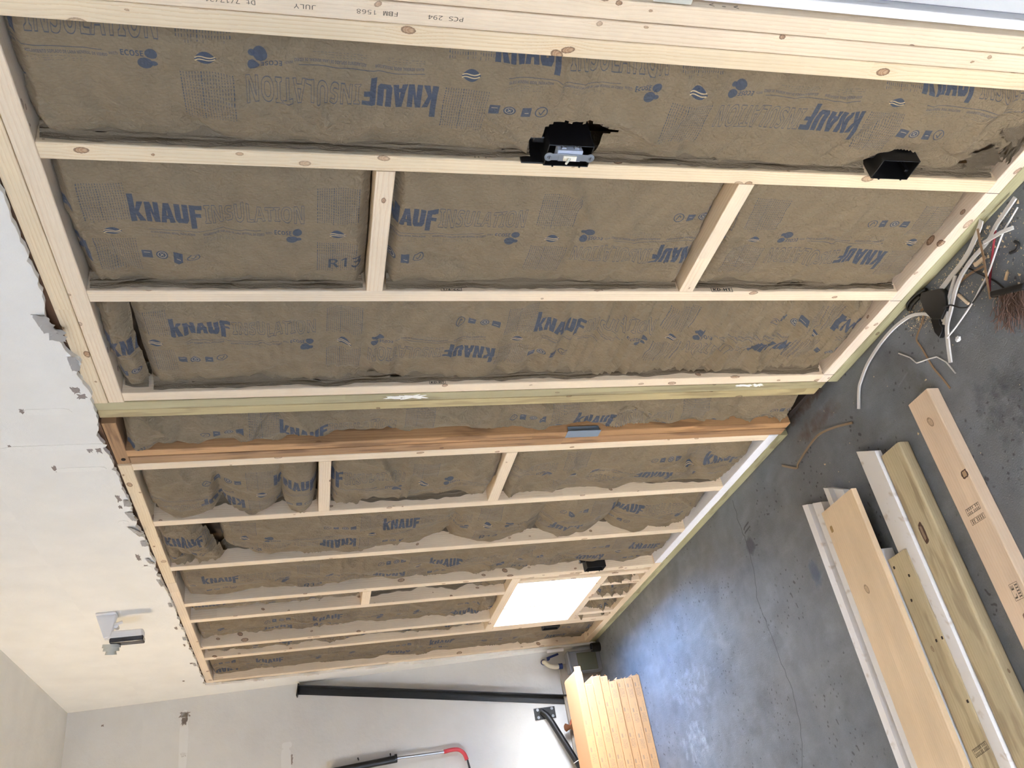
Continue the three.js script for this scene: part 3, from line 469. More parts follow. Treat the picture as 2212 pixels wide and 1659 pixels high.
batt('bulging insulation batt between two short blocks in the puffy bay', { xn: -0.617, xf: -0.981, y0: 1.013, y1: 1.563, R: 1.66, c: -0.79, z: -0.022, zf: -0.03, amp: 1.8, edge: 0.03, wave: 0.035, bulge: 0.024, crease: 0.006 });
batt('bulging insulation batt below the lowest block in the puffy bay', { xn: -0.617, xf: -0.981, y0: 0.085, y1: 0.967, R: 1.14, c: -0.79, z: -0.022, zf: -0.034, amp: 1.6, edge: 0.024, wave: 0.03, bulge: 0.02, nc: 22 });
batt('insulation batt with bunched folds toward its foot, below a torn scrap', { xn: -1.019, xf: -1.386, y0: 0.085, y1: 1.945, R: 1.37, c: -1.2, z: -0.026, zf: -0.042, amp: 1.3, edge: 0.02, wave: 0.028, bulge: 0.018, pillows: [0.45, 0.64, 0.8], nc: 22, stamp: true });
batt('torn triangular insulation scrap under the far top plate', { xn: -1.019, xf: -1.386, y0: 1.96, y1: 2.126, R: 2.115, c: -1.2, z: -0.012, zf: -0.06, amp: 1.7, edge: 0.03, bulge: 0.014, slant: 0.2, nc: 14 });
batt('insulation batt marked R13 in the bay beside the window, behind a black box', { xn: -1.425, xf: -1.792, y0: 0.085, y1: 2.115, R: 2.036, c: -1.62, z: -0.026, zf: -0.06, amp: 1.2, edge: 0.035, wave: 0.03, bulge: 0.016, flange: false, stamp: true, hole: (x, y) => (x < -1.735 && Math.abs(y - 0.374) < 0.048 ? 1 : 0) });
batt('narrow insulation batt above the small block next to the window', { xn: -1.831, xf: -1.999, y0: 1.414, y1: 2.126, R: 2.1, c: -1.93, z: -0.035, zf: -0.05, edge: 0.03, wave: 0.02 });
batt('narrow insulation batt below the small block next to the window', { xn: -1.831, xf: -1.999, y0: 0.75, y1: 1.372, R: 1.5, c: -1.93, z: -0.045, zf: -0.05, edge: 0.05, wave: 0.05, amp: 1.6 });
batt('wide insulation batt above the window header', { xn: -2.04, xf: -2.4, y0: 0.75, y1: 2.126, R: 1.62, c: -2.23, z: -0.026, zf: -0.06, edge: 0.06, wave: 0.03, amp: 1.3, crease: 0.006, flange: false });
batt('narrow insulation batt above the far end of the window header', { xn: -2.44, xf: -2.581, y0: 0.75, y1: 2.126, R: 1.85, c: -2.53, z: -0.03, zf: -0.06, edge: 0.016, wave: 0.012, amp: 1.1, flange: false });
batt('dim insulation batt in the last bay beside the end wall', { xn: -2.62, xf: -3.003, y0: 0.085, y1: 2.126, R: 1.9, c: -2.82, z: -0.024, zf: -0.05, edge: 0.03, wave: 0.02, flange: false, hole: (x, y) => (x > -2.678 && Math.abs(y - 0.372) < 0.048 ? 1 : 0) });
for (const [xn, xf, label, sl] of [[-1.908, -1.999, 'crumpled insulation scrap nearest of those under the window sill', 0.2], [-2.038, -2.209, 'crumpled insulation scrap second of those under the window sill', 0.1], [-2.248, -2.444, 'flat brown insulation scrap third of those under the window sill', 0], [-2.483, -2.543, 'crumpled insulation scrap farthest of those under the window sill', 0.1]])
  batt(label, { xn, xf, y0: 0.085, y1: 0.262, R: 1.1 + sl, c: (xn + xf) / 2 + 0.05, z: -0.03, amp: 2.4, edge: 0.02, wave: 0.03, nu: 24, nc: 16, flange: false });
// ------------------------------------------------------------------ electrical boxes and the switch
function wallBox(label, x, y, side, h = 0.092, extra) {   // side: +1 the box lies on the +x face of the stud
  const t = thing('electrical_box', label, 'electrical box', [x, y, -0.03]), w = 0.054, d = 0.078, e = 0.0024, cx = side * (w / 2 + 0.0006);
  mesh('shell', merge([rbox(e, h, d, 0.001, side * (e / 2 + 0.0006), 0, 0), rbox(e, h, d, 0.001, side * (w - e / 2), 0, 0), rbox(w, e, d, 0.001, cx, h / 2 - e / 2, 0), rbox(w, e, d, 0.001, cx, -h / 2 + e / 2, 0), rbox(w, h, e, 0.001, cx, 0, -d / 2 + e / 2),
    rbox(0.007, 0.009, d * 0.8, 0.002, cx - 0.012, h / 2 - 0.006, -0.004), rbox(0.007, 0.009, d * 0.8, 0.002, cx - 0.012, -h / 2 + 0.006, -0.004)]), M.blackPlastic, t);
  for (const k of [-0.3, 0.3]) mesh('rib', rbox(0.003, 0.004, 0.004, 0.001, side * 0.002, k * h, d / 2 + 0.001), M.blackPlastic, t);
  const n = mesh('nail_tab', rbox(0.016, 0.026, 0.03, 0.004, cx + side * 0.012, h / 2 + 0.012, -0.005), M.blackPlastic, t);
  mesh('nail_head', cyl(0.0045, 0.0045, 0.0025, [cx + side * 0.016, h / 2 + 0.026, 0.004], [0, 1, 0.3], 14), M.zinc, n);
  if (extra) extra(t, cx, w, h, d);
  return t;
}
wallBox('black plastic switch box sunk in a ragged hole in the kraft paper', 0.613, 1.128, 1, 0.094, (t, cx, w, h) => { mesh('bracket', rbox(0.004, 0.046, 0.07, 0.001, 0.0028, h / 2 + 0.022, 0), M.blackPlastic, t); });
{
  const t = thing('toggle_switch', 'ivory toggle switch on a grey metal strap, hanging out of its black box', 'switch', [0.648, 1.131, 0.021]);
  t.rotation.set(0.0, 0.12, 0.0);
  mesh('yoke', merge([rbox(0.0165, 0.046, 0.0016, 0.0007, 0, 0, 0.001), rbox(0.015, 0.018, 0.0014, 0.0007, 0, 0.031, 0), rbox(0.015, 0.018, 0.0014, 0.0007, 0, -0.031, 0), cyl(0.0095, 0.0095, 0.0015, [0, 0.042, 0], [0, 0, 1], 20), cyl(0.0095, 0.0095, 0.0015, [0, -0.042, 0], [0, 0, 1], 20)]), M.zinc, t);
  mesh('body', rbox(0.023, 0.052, 0.02, 0.002, 0.003, 0, -0.011), new THREE.MeshStandardMaterial({ color: 0xb4bccb, roughness: 0.4 }), t);
  for (const k of [0.013, -0.013]) mesh('terminal', merge([rbox(0.004, 0.01, 0.012, 0.001, 0.0155, k, -0.012), cyl(0.0035, 0.0035, 0.004, [0.018, k, -0.01], [1, 0, 0], 12)]), M.zinc, t);
  for (const k of [0.042, -0.042]) { const s = mesh('screw', cyl(0.0042, 0.0036, 0.003, [0, k, 0.0018], [0, 0, 1], 16), M.steel, t); mesh('slot', box(0.006, 0.0009, 0.0006, 0, k, 0.0035), M.dark, s); }
  const ivory = new THREE.MeshStandardMaterial({ color: 0xf3eedd, roughness: 0.35 });
  mesh('toggle_frame', merge([rbox(0.0115, 0.027, 0.004, 0.001, 0, 0, 0.003)]), ivory, t);
  mesh('toggle', new THREE.CylinderGeometry(0.0026, 0.0042, 0.02, 4, 1).rotateY(0.785).rotateX(1.0).translate(-0.001, 0.006, 0.011), ivory, t);
}
wallBox('empty black plastic box with a cut white cable end, low on the switch stud', 0.613, 0.372, 1, 0.094, (t, cx) => { mesh('cable_end', tube([[cx, 0.02, -0.03], [cx + 0.008, 0.012, -0.005], [cx + 0.012, -0.014, 0.006]], 0.004, 20, 6), M.white, t); });
wallBox('black plastic box fixed to the stud beside the window', -1.793, 0.374, 1, 0.09, (t, cx) => { mesh('cable_end', tube([[cx, 0.02, -0.02], [cx + 0.006, 0.0, 0.004], [cx + 0.01, -0.018, 0.006]], 0.003, 16, 6), M.white, t); });
wallBox('black plastic box with a white cable loop, beyond the window', -2.62, 0.37, -1, 0.09, (t, cx) => { mesh('cable_loop', tube([[cx, 0.0, -0.02], [cx + 0.006, -0.02, 0.012], [cx, -0.036, 0.022], [cx - 0.012, -0.046, 0.012], [cx - 0.014, -0.04, -0.002]], 0.0032, 24, 6), M.white, t); });
single('cable_loop', 'small black loop of cable hanging in the bay left of the window', 'cable', tube([[-2.474, 1.18, -0.05], [-2.47, 1.2, -0.02], [-2.465, 1.17, -0.008], [-2.47, 1.14, -0.012], [-2.474, 1.13, -0.05]], 0.004, 30, 6), M.blackPlastic);
single('twine', 'yellow twine poking out at the head of a bay right of the top plate', 'twine', tube([[-1.78, 2.08, -0.07], [-1.781, 2.03, -0.052], [-1.783, 1.98, -0.05], [-1.786, 1.93, -0.075]], 0.003, 20, 6), new THREE.MeshStandardMaterial({ color: 0xb9a63c, roughness: 0.9 }));

{ // torn scraps at the foot of the first bay
  const scrap = (label, x, y, z, w, h, curl, spin, tilt) => { const g = new THREE.PlaneGeometry(w, h, 14, 10), p = g.attributes.position; for (let i = 0; i < p.count; i++) { const a = p.getX(i) / w, b = p.getY(i) / h; p.setXYZ(i, p.getX(i) * (1 + 0.2 * N2(b * 5, x * 9)), p.getY(i) * (1 + 0.2 * N2(a * 5, y * 7)), curl * (a * a * 4) + 0.006 * N2(a * 4, b * 4)); } g.rotateZ(spin).rotateX(tilt).translate(x, y, z); g.computeVertexNormals(); single('kraft_scrap', label, 'paper scrap', g, M.kraft); };
  scrap('torn kraft paper scrap curling up at the foot of the narrow bay', 0.675, 0.16, -0.01, 0.05, 0.07, 0.012, 0.7, -0.3);
  scrap('larger torn kraft scrap tucked in the bottom corner by the door studs', 0.79, 0.13, -0.018, 0.11, 0.09, 0.02, -0.4, -0.4);
  scrap('narrow torn kraft strip lying along the bottom plate of the narrow bay', 0.73, 0.1, -0.014, 0.12, 0.03, 0.008, 0.1, -1.0);
}

// ------------------------------------------------------------------ security light on the long wall
{
  const t = thing('security_light', 'white bracketed security light with dark lens on the upper white wall', 'light', [-1.8, 2.415, 0.013]), w = M.white, lens = new THREE.MeshStandardMaterial({ color: 0x20222a, roughness: 0.15 });
  mesh('base_plate', rbox(0.06, 0.075, 0.008, 0.003, 0, 0, 0.004), w, t);
  const s = new THREE.Shape(); s.moveTo(0, 0.036); s.lineTo(0, -0.034); s.lineTo(0.085, -0.02); s.lineTo(0.09, 0.0); s.closePath();
  mesh('bracket', new THREE.ExtrudeGeometry(s, { depth: 0.024, bevelEnabled: true, bevelSize: 0.003, bevelThickness: 0.003, bevelSegments: 2 }).rotateY(-Math.PI / 2).translate(0.012, 0, 0.006), w, t);
  mesh('knuckle', merge([cyl(0.009, 0.009, 0.03, [-0.012, -0.036, 0.05], [1, 0, 0], 16), cyl(0.006, 0.006, 0.03, [0, -0.045, 0.04], [0, -1, -0.3], 12)]), w, t);
  const head = mesh('lamp_head', rbox(0.05, 0.13, 0.034, 0.008, -0.012, -0.075, 0.088), w, t);
  mesh('lens', rbox(0.05, 0.124, 0.022, 0.006, -0.012, -0.08, 0.108), lens, head);
  mesh('sensor_cap', merge([cyl(0.032, 0.034, 0.014, [-0.03, -0.02, 0.118], [-0.3, 0.05, 1], 28), cyl(0.028, 0.03, 0.012, [-0.0345, -0.0195, 0.131], [-0.3, 0.05, 1], 28), cyl(0.018, 0.022, 0.014, [-0.038, -0.019, 0.143], [-0.3, 0.05, 1], 28)]), new THREE.MeshStandardMaterial({ color: 0xc9c8bd, roughness: 0.5 }), t);
}
// unseen ceiling bulbs: far one warms the upper wall, near one is added fill
for (const BULB_AT of BULBS) {
  const t = thing('unseen_ceiling_bulb', BULB_AT[0] < 0 ? 'bare warm ceiling bulb nearer the end wall' : 'added unseen warm fill bulb on the ceiling, nearer the grey door', 'lamp', [BULB_AT[0], CEIL, BULB_AT[2]]);
  mesh('holder', cyl(0.055, 0.03, 0.12, [0, -0.06, 0], [0, -1, 0]), M.white, t);
  mesh('bulb', new THREE.SphereGeometry(0.045, 24, 16).translate(0, BULB_AT[1] - CEIL, 0), new THREE.MeshStandardMaterial({ color: 0xffffff, emissive: 0xffd9a0, emissiveIntensity: 3 }), t);
  const l = new THREE.PointLight(0xffe6be, BULB_POWER[BULB_AT[0] < 0 ? 0 : 1]); l.position.set(...BULB_AT); l.castShadow = true; l.shadow.radius = 2; scene.add(l);
}
// ------------------------------------------------------------------ door at the near end
{
  const t = thing('door', 'pale grey painted door in a white jamb at the near end of the wall', 'door', [1.43, 0, -0.06]);
  mesh('jamb', merge([rbox(0.02, 2.06, 0.09, 0.002, 0.985 - 1.43, 1.03, -0.001), rbox(0.02, 2.06, 0.09, 0.002, 1.885 - 1.43, 1.03, -0.001)]), M.whiteWorn, t);
  mesh('weather_strip', rbox(0.005, 2.03, 0.02, 0.001, 0.9985 - 1.43, 1.02, 0.014), new THREE.MeshStandardMaterial({ color: 0x6d6f78, roughness: 0.7 }), t);
  mesh('slab', rbox(0.87, 2.03, 0.042, 0.002, 1.437 - 1.43, 1.02, 0.012), new THREE.MeshStandardMaterial({ map: plasterMap, color: 0xd6d8de, roughness: 0.45 }), t);
  single('shim', 'small grey packing shim between the end stud and the white door jamb', 'shim', rbox(0.01, 0.07, 0.012, 0.001, 0.9795, 1.03, -0.0065), new THREE.MeshStandardMaterial({ color: 0xb9b6a8, roughness: 0.8 }));
}
// window lining at the outer face
{
  const t = struct('window_1', merge([rbox(0.03, 0.41, 0.052, 0.002, -1.9, 0.503, -0.1155), rbox(0.03, 0.41, 0.052, 0.002, -2.552, 0.503, -0.1155), rbox(0.66, 0.03, 0.052, 0.002, -2.224, 0.29, -0.1155), rbox(0.66, 0.03, 0.052, 0.002, -2.224, 0.712, -0.1155)]), M.white);
  mesh('pane', box(0.63, 0.4, 0.003, -2.224, 0.5, -0.118), new THREE.MeshPhysicalMaterial({ color: 0xffffff, transmission: 1, thickness: 0, roughness: 0, ior: 1.45 }), t);
  const leaf = (x, y, z, s, a) => { const sh = new THREE.Shape(); sh.moveTo(0, 0); sh.quadraticCurveTo(s * 0.5, s * 0.35, s, 0); sh.quadraticCurveTo(s * 0.5, -s * 0.35, 0, 0); return new THREE.ExtrudeGeometry(sh, { depth: 0.001, bevelEnabled: false }).rotateZ(a).rotateY(a * 2).translate(x, y, z); };
  const p = thing('weed', 'thin dark sprig seen against the bright window', 'plant', [-2.98, -0.12, -0.33]), lm = new THREE.MeshStandardMaterial({ color: 0x3e4a3a, roughness: 0.8 });
  mesh('stem', tube([[0, 0, 0], [0.01, 0.08, 0.01], [0.0, 0.16, 0.0]], 0.002, 16, 5), lm, p);
  for (let i = 0; i < 9; i++) mesh('leaf', leaf(rr(-0.005, 0.01), 0.09 + i * 0.012, 0, rr(0.014, 0.03), rr(-2, 2)), lm, p);
}
// ------------------------------------------------------------------ flat cartons stacked by the end wall
{
  const print = canvasTex(1024, 128, (g, w, h) => {
    g.fillStyle = '#c99b6a'; g.fillRect(0, 0, w, h); for (let i = 0; i < 5000; i++) { g.globalAlpha = 0.05; g.fillStyle = rnd() < 0.5 ? '#8a6238' : '#e6c296'; g.fillRect(rnd() * w, rnd() * h, rr(2, 26), rr(0.6, 1.6)); }
    g.fillStyle = '#7f6f62'; for (let k = 0; k < 7; k++) { const x = 30 + k * 150; g.globalAlpha = 0.75; for (let r = 0; r < 7; r++) for (let q = 0; q < 52; q += 5) g.fillRect(x + q, 26 + r * 11, 4 * rnd(), 6); g.globalAlpha = 0.5; g.fillRect(x + 62, 22, 24, 24); for (let q = 0; q < 60; q += 5) g.fillRect(x + 62 + q, 84, 3.5 * rnd() + 0.6, 14); }
    g.globalAlpha = 1;
  });
  const plain = new THREE.MeshStandardMaterial({ color: 0xc9986a, roughness: 0.85 }), sideM = new THREE.MeshStandardMaterial({ map: print, roughness: 0.8 }), innerShade = new THREE.MeshStandardMaterial({ color: 0x4a3524, roughness: 1 });
  const ends = [0.335, 0.345, 0.345, 0.352, 0.322, 0.318, 0.352, 0.288], H = 0.0425, which = ['lowest, on the concrete', 'second from the floor', 'third from the floor', 'fourth from the floor', 'fourth from the top', 'third from the top, with a torn corner', 'second from the top, set back', 'topmost and farthest toward the wall'];
  ends.forEach((z0, i) => {
    const z1 = 1.42 + rr(-0.01, 0.01), len = z1 - z0, w = 0.205, x1 = -2.48 + rr(-0.004, 0.003), yb = i * H + 0.0004, t = thing('flat_carton', `long flat cardboard carton, ${which[i]} in the stack`, 'box', [x1 - w / 2, yb, (z0 + z1) / 2], undefined);
    mesh('carton', rbox(w, H - 0.0008, len, 0.0025, 0, H / 2, 0), plain, t);
    const g = new THREE.PlaneGeometry(len - 0.006, H - 0.005).rotateY(Math.PI / 2).translate(w / 2 + 0.0006, H / 2, 0), uv = g.attributes.uv; for (let k = 0; k < uv.count; k++) uv.setX(k, uv.getX(k) * 1.3 + i * 0.137);
    mesh('printed_side', g, sideM, t);
    mesh('end_shade_sheet', box(w - 0.012, H - 0.01, 0.001, 0, H / 2, -len / 2 - 0.0004), innerShade, t);  // carton is solid: dark sheet paints the shade inside its open end
    const flap = (y, tilt, ww, d) => new THREE.BoxGeometry(ww, 0.002, d, 6, 1, 1).translate(0, 0, -d / 2).rotateX(tilt).translate(0, y, -len / 2);
    mesh('flap', flap(H - 0.002, -0.5 - 0.5 * rnd(), w - 0.01, 0.008 + 0.007 * rnd()), plain, t); mesh('flap', flap(0.002, 0.6 + 0.4 * rnd(), w - 0.014, 0.01), plain, t);
    if (i === 7) mesh('side_flap', box(0.002, H * 0.8, 0.03, w / 2 - 0.002, H / 2, -len / 2 - 0.014), plain, t);
  });
}
// ------------------------------------------------------------------ on and beside the end wall
{
  const A = onEnd(1.7, 0.052, 0), B = onEnd(0.19, 0.303, 0), len = Math.hypot(A[1] - B[1], A[2] - B[2], A[0] - B[0]);
  const t = thing('angle_bar', 'long black steel angle bar leaning along the white end wall', 'steel bar', B);
  const dir = V(A[0] - B[0], A[1] - B[1], A[2] - B[2]).normalize(), side = V(0, -dir.z, dir.y).normalize().negate(), out = V().crossVectors(side, dir).normalize(); if (out.x < 0) out.negate(); const zx = V().crossVectors(out, dir);
  const m = new THREE.Matrix4().makeBasis(out, dir, zx), put = (g) => g.applyMatrix4(m);
  mesh('flat_leg', put(rbox(0.005, len, 0.042, 0.001, 0.004, len / 2, 0)), M.blackIron, t);
  mesh('standing_leg', put(rbox(0.04, len, 0.005, 0.001, 0.024, len / 2, zx.z > 0 ? -0.02 : 0.02)), M.blackIron, t);
  mesh('end_plate', put(rbox(0.045, 0.006, 0.066, 0.001, 0.026, len, 0.004)), M.blackIron, t);
}
{
  const c = onEnd(0.36, 0.35, 0), t = thing('black_pole', 'black round pole with a white ring, rising from a square wall plate', 'pole', c);
  mesh('wall_plate', rbox(0.006, 0.12, 0.062, 0.002, 0.004, 0, 0).rotateZ(0.072), M.blackIron, t);
  for (const [a, b] of [[0.042, 0.02], [-0.042, 0.02], [0.042, -0.02], [-0.042, -0.02]]) mesh('bolt', cyl(0.008, 0.008, 0.006, [0.01, a, b], [1, 0, 0], 12), M.zinc, t);
  mesh('pole', tube([[0.012, 0.02, -0.01], [0.03, -0.01, 0.03], [0.05, -0.06, 0.15], [0.075, -0.12, 0.3], [0.1, -0.19, 0.5], [0.11, -0.24, 0.66]], 0.0165, 40, 16), M.blackPlastic, t);
  mesh('ring', new THREE.TorusGeometry(0.0175, 0.0022, 8, 24).rotateX(0.4).translate(0.071, -0.112, 0.278), M.white, t);
}
{
  const c = onEnd(1.2, 0.474, 0.035), t = thing('hand_pump', 'hand pump with black barrel, steel rod and curved red hose on the end wall', 'pump', c);
  mesh('barrel', merge([cyl(0.019, 0.017, 0.36, [-0.012, 0.18, 0.012], [-0.05, 1, 0.05]), cyl(0.021, 0.021, 0.012, [0, 0.004, 0], [0, 1, 0])]), M.blackPlastic, t);
  mesh('rod', cyl(0.0065, 0.0065, 0.26, [0.004, -0.128, 0.001], [-0.05, 1, -0.01]), M.steel, t);
  mesh('red_hose', tube([[0.01, -0.253, 0.002], [0.013, -0.3, -0.002], [0.014, -0.335, 0.003], [0.014, -0.36, 0.025], [0.014, -0.372, 0.058]], 0.0105, 40, 12), new THREE.MeshStandardMaterial({ color: 0xb8343a, roughness: 0.5 }), t);
  mesh('nozzle', cyl(0.005, 0.006, 0.05, [0.014, -0.378, 0.083], [0, -0.15, 1], 12), M.blackPlastic, t);
  for (const y of [0.03, 0.2]) mesh('hook', cyl(0.004, 0.004, 0.05, [-0.018, y, -0.024], [1, 0.1, 0], 10), M.blackPlastic, t);
}
{
  const c = onEnd(0.28, 0.085, 0.0), t = thing('water_tap', 'small white plastic tap with blue lever low on the end wall', 'tap', c), blue = new THREE.MeshStandardMaterial({ color: 0x24356e, roughness: 0.45 }), ivory = new THREE.MeshStandardMaterial({ color: 0xe4dfcc, roughness: 0.5 });
  mesh('body', tube([[0.0, 0.04, -0.012], [0.028, 0.038, -0.004], [0.042, 0.018, 0.02], [0.044, -0.012, 0.03], [0.044, -0.034, 0.03]], 0.0125, 30, 14), ivory, t);
  mesh('lever', merge([rbox(0.008, 0.075, 0.012, 0.003, 0.058, 0.0, 0).rotateX(0.25).translate(0, -0.005, -0.028), cyl(0.008, 0.008, 0.02, [0.05, 0.02, -0.016], [1, 0, 0])]), blue, t);
  mesh('inlet_collar', cyl(0.015, 0.015, 0.012, [0.006, 0.04, -0.012], [1, 0, 0]), blue, t);
  mesh('outlet_cap', cyl(0.0165, 0.0155, 0.022, [0.044, -0.045, 0.03], [0, 1, 0]), blue, t);
}
{
  const t = thing('meter_box', 'grey utility box with a dull green lid on the floor in the far corner', 'utility box', [-3.035, 0, 0.11]);
  mesh('housing', rbox(0.058, 0.2, 0.12, 0.006, 0, 0.1, 0), new THREE.MeshStandardMaterial({ color: 0x84868a, roughness: 0.5 }), t);
  mesh('lid', rbox(0.006, 0.115, 0.1, 0.004, 0.031, 0.085, 0.004), new THREE.MeshStandardMaterial({ color: 0x5c5f4e, roughness: 0.6 }), t);
  mesh('rim', rbox(0.01, 0.012, 0.124, 0.003, 0.028, 0.19, 0), M.zinc, t);
  const k = thing('pipe_stub', 'short black pipe stub on the floor beside the corner plate', 'pipe', [-2.99, 0, 0.045]);
  mesh('pipe', new THREE.LatheGeometry([[0.02, 0], [0.026, 0], [0.026, 0.05], [0.02, 0.05], [0.02, 0.01], [0.0, 0.01]].map((p) => new THREE.Vector2(...p)), 24), M.blackPlastic, k);
  single('white_pipe', 'thin white plastic pipe standing in the corner under the wall strip', 'pipe', cyl(0.011, 0.011, 0.1, [-3.04, 0.255, 0.026], [0, 1, 0], 16), M.white);
}
{
  const c = onEnd(0.17, 0.45, 0.0), t = thing('mesh_bag', 'knotted orange mesh bag hanging behind the cardboard cartons', 'bag', c), om = new THREE.MeshStandardMaterial({ color: 0xb5764e, roughness: 0.9, bumpMap: crinkle, bumpScale: 0.01 });
  mesh('sack', new THREE.LatheGeometry([[0.0, -0.1], [0.045, -0.09], [0.06, -0.03], [0.045, 0.03], [0.018, 0.07], [0.009, 0.08]].map((p) => new THREE.Vector2(...p)), 28).rotateZ(0.1).translate(0.065, 0, 0.0), om, t);
  mesh('tied_neck', new THREE.LatheGeometry([[0.009, 0.078], [0.016, 0.09], [0.022, 0.104], [0.012, 0.112]].map((p) => new THREE.Vector2(...p)), 20).rotateZ(0.1).translate(0.065, 0, 0), om, t);
  mesh('cord', tube([[0.062, 0.078, -0.006], [0.05, 0.06, -0.04], [0.03, 0.02, -0.07], [0.02, -0.06, -0.085]], 0.005, 24, 6), new THREE.MeshStandardMaterial({ color: 0xa8563a, roughness: 0.9 }), t);
}
// ------------------------------------------------------------------ timber lying on the floor, square to the wall
function lying(name, label, cat, mat, xc, y0, z0, len, w, th, opt = {}) { const t = thing(name, label, cat, [xc, y0, z0]); mesh('board', lumber(len, w, th, { ...opt }).rotateX(Math.PI / 2).rotateZ(opt.roll ?? 0).translate(0, th / 2, 0), mat, t); return t; }
const b1 = lying('floor_board', 'pale pine board lying nearest the cable scraps, with a dark round knot', 'board', M.clearPink, 0.069, 0.0003, 0.252, 1.1, 0.088, 0.038, { r: 0.004 });
const b2 = lying('floor_board', 'greenish treated board with a large dark knot, lying beside a white trim', 'board', M.treatedPale, -0.111, 0.0003, 0.315, 1.1, 0.09, 0.038, { r: 0.007 });
const b3 = lying('floor_board', 'mossy treated board wedged between the pale broad plank and a white trim', 'board', M.treatedPale, -0.2575, 0.0003, 0.572, 0.9, 0.09, 0.037, { r: 0.007 });
const b4 = lying('floor_board', 'broad pale plank lying on top of white trim pieces', 'board', M.clear, -0.392, 0.0405, 0.342, 1.1, 0.182, 0.019, { r: 0.003 });
const spot = (p, x, z, w, l, m, y) => mesh('knot', blot(w, l, 0, 0.0006, 0.15, 20).rotateX(-Math.PI / 2).translate(x - p.position.x, y - p.position.y, z - p.position.z), m, p);
const knotDark = new THREE.MeshStandardMaterial({ color: 0x4f3728, roughness: 0.8 }), knotMid = new THREE.MeshStandardMaterial({ color: 0xb08f6a, roughness: 0.8 });
spot(b1, 0.1, 0.5, 0.022, 0.022, knotDark, 0.0382); spot(b1, 0.1005, 0.5, 0.013, 0.014, knotMid, 0.0386); spot(b1, 0.08, 0.86, 0.02, 0.02, new THREE.MeshStandardMaterial({ color: 0x8a6a58, roughness: 0.8 }), 0.0382);
spot(b2, -0.12, 0.565, 0.018, 0.06, knotDark, 0.0382); spot(b2, -0.121, 0.565, 0.009, 0.04, new THREE.MeshStandardMaterial({ color: 0x87705a, roughness: 0.8 }), 0.0386);
spot(b4, -0.46, 0.405, 0.012, 0.022, new THREE.MeshStandardMaterial({ color: 0x9a7c50, roughness: 0.8 }), 0.0597);
for (const [x, z] of [[-0.285, 0.6], [-0.27, 0.7], [-0.24, 0.64], [-0.24, 0.82], [-0.215, 0.82], [-0.22, 0.98]]) spot(b3, x, z, 0.007, 0.008, M.dark, 0.0373);
{
  const stamp = (p, lines, w, h, x, z, y, turn, o = {}) => { const [g, m] = inked('', w, h, 'bold', { lines, color: '#3d3a38', alpha: 0.75, box: true, ...o }); const k = mesh('printed_mark', g.rotateX(-Math.PI / 2).rotateY(turn).translate(x - p.position.x, y - p.position.y, z - p.position.z), m, p); k.castShadow = false; };
  stamp(b1, ['IIII II', 'III IIII'], 0.05, 0.018, 0.075, 0.585, 0.0386, 0.0); stamp(b1, ['II IIII'], 0.05, 0.014, 0.075, 0.612, 0.0386, 0.0, { frame: true });
  stamp(b1, ['L E', 'IIIII'], 0.04, 0.028, 0.085, 0.8, 0.0386, 1.57); stamp(b3, ['IIIIII III', 'IIII II III'], 0.06, 0.02, -0.245, 1.09, 0.0376, 0.2);
}
{
  const trim = (label, pts, z0, len, x, y, mat = M.whiteWorn, cutA = 0) => {
    const s = new THREE.Shape(pts.map((p) => new THREE.Vector2(...p))), g = new THREE.ExtrudeGeometry(s, { depth: len, bevelEnabled: true, bevelSize: 0.0012, bevelThickness: 0.0012, bevelSegments: 2, steps: 1 });
    if (cutA) { const p = g.attributes.position; for (let i = 0; i < p.count; i++) if (p.getZ(i) < len / 2) p.setZ(i, p.getZ(i) + p.getX(i) * cutA); g.computeVertexNormals(); }
    const t = thing('trim_board', label, 'trim', [x, y, z0]); mesh('moulding', g, mat, t); return t;
  };
  const tm = trim('white trim board with a bevelled end, leaning on the knotty treated board', [[-0.052, 0.001], [0.05, 0.026], [0.0465, 0.042], [-0.055, 0.018]], 0.268, 1.1, -0.208, 0.0014, M.whiteWorn, 0.5);
  trim('white stepped trim under the far edge of the broad plank', [[0, 0.001], [0, 0.032], [0.034, 0.036], [0.036, 0.014], [0.062, 0.012], [0.066, 0.039], [0.11, 0.039], [0.11, 0.001]], 0.262, 1.15, -0.598, 0.001, M.whiteWorn, 0.35);
  trim('short white trim end peeping out under the tip of the broad plank', [[0, 0.001], [0, 0.037], [0.02, 0.037], [0.022, 0.02], [0.062, 0.018], [0.064, 0.001]], 0.268, 0.55, -0.452, 0.001, M.whiteWorn, 0.6);
  trim('white trim end between the broad plank and the mossy board', [[0, 0.001], [0, 0.036], [0.028, 0.036], [0.03, 0.001]], 0.535, 0.6, -0.3355, 0.001, M.white);
}
// ------------------------------------------------------------------ scraps on the floor by the wall
const sheath = new THREE.MeshStandardMaterial({ color: 0xdcdad6, roughness: 0.5 }), brownPaper = new THREE.MeshStandardMaterial({ color: 0x8d7358, roughness: 0.95 }), redWire = new THREE.MeshStandardMaterial({ color: 0x8e2430, roughness: 0.6 }), blackWire = new THREE.MeshStandardMaterial({ color: 0x15161a, roughness: 0.5 });
const fl = (pts, y) => pts.map((p, i) => [p[0], p[2] ?? y, p[1]]);
single('cable_sheath', 'long white cable sheath curving in an arc across the bare floor', 'cable', ribbon(fl([[-0.196, 0.129], [-0.16, 0.08], [-0.133, 0.062], [-0.09, 0.042], [-0.042, 0.03], [0.01, 0.022], [0.06, 0.02], [0.103, 0.024], [0.144, 0.034], [0.183, 0.057], [0.213, 0.087], [0.229, 0.111], [0.245, 0.13]], 0.006), 0.0085, 0.005, 90), sheath);
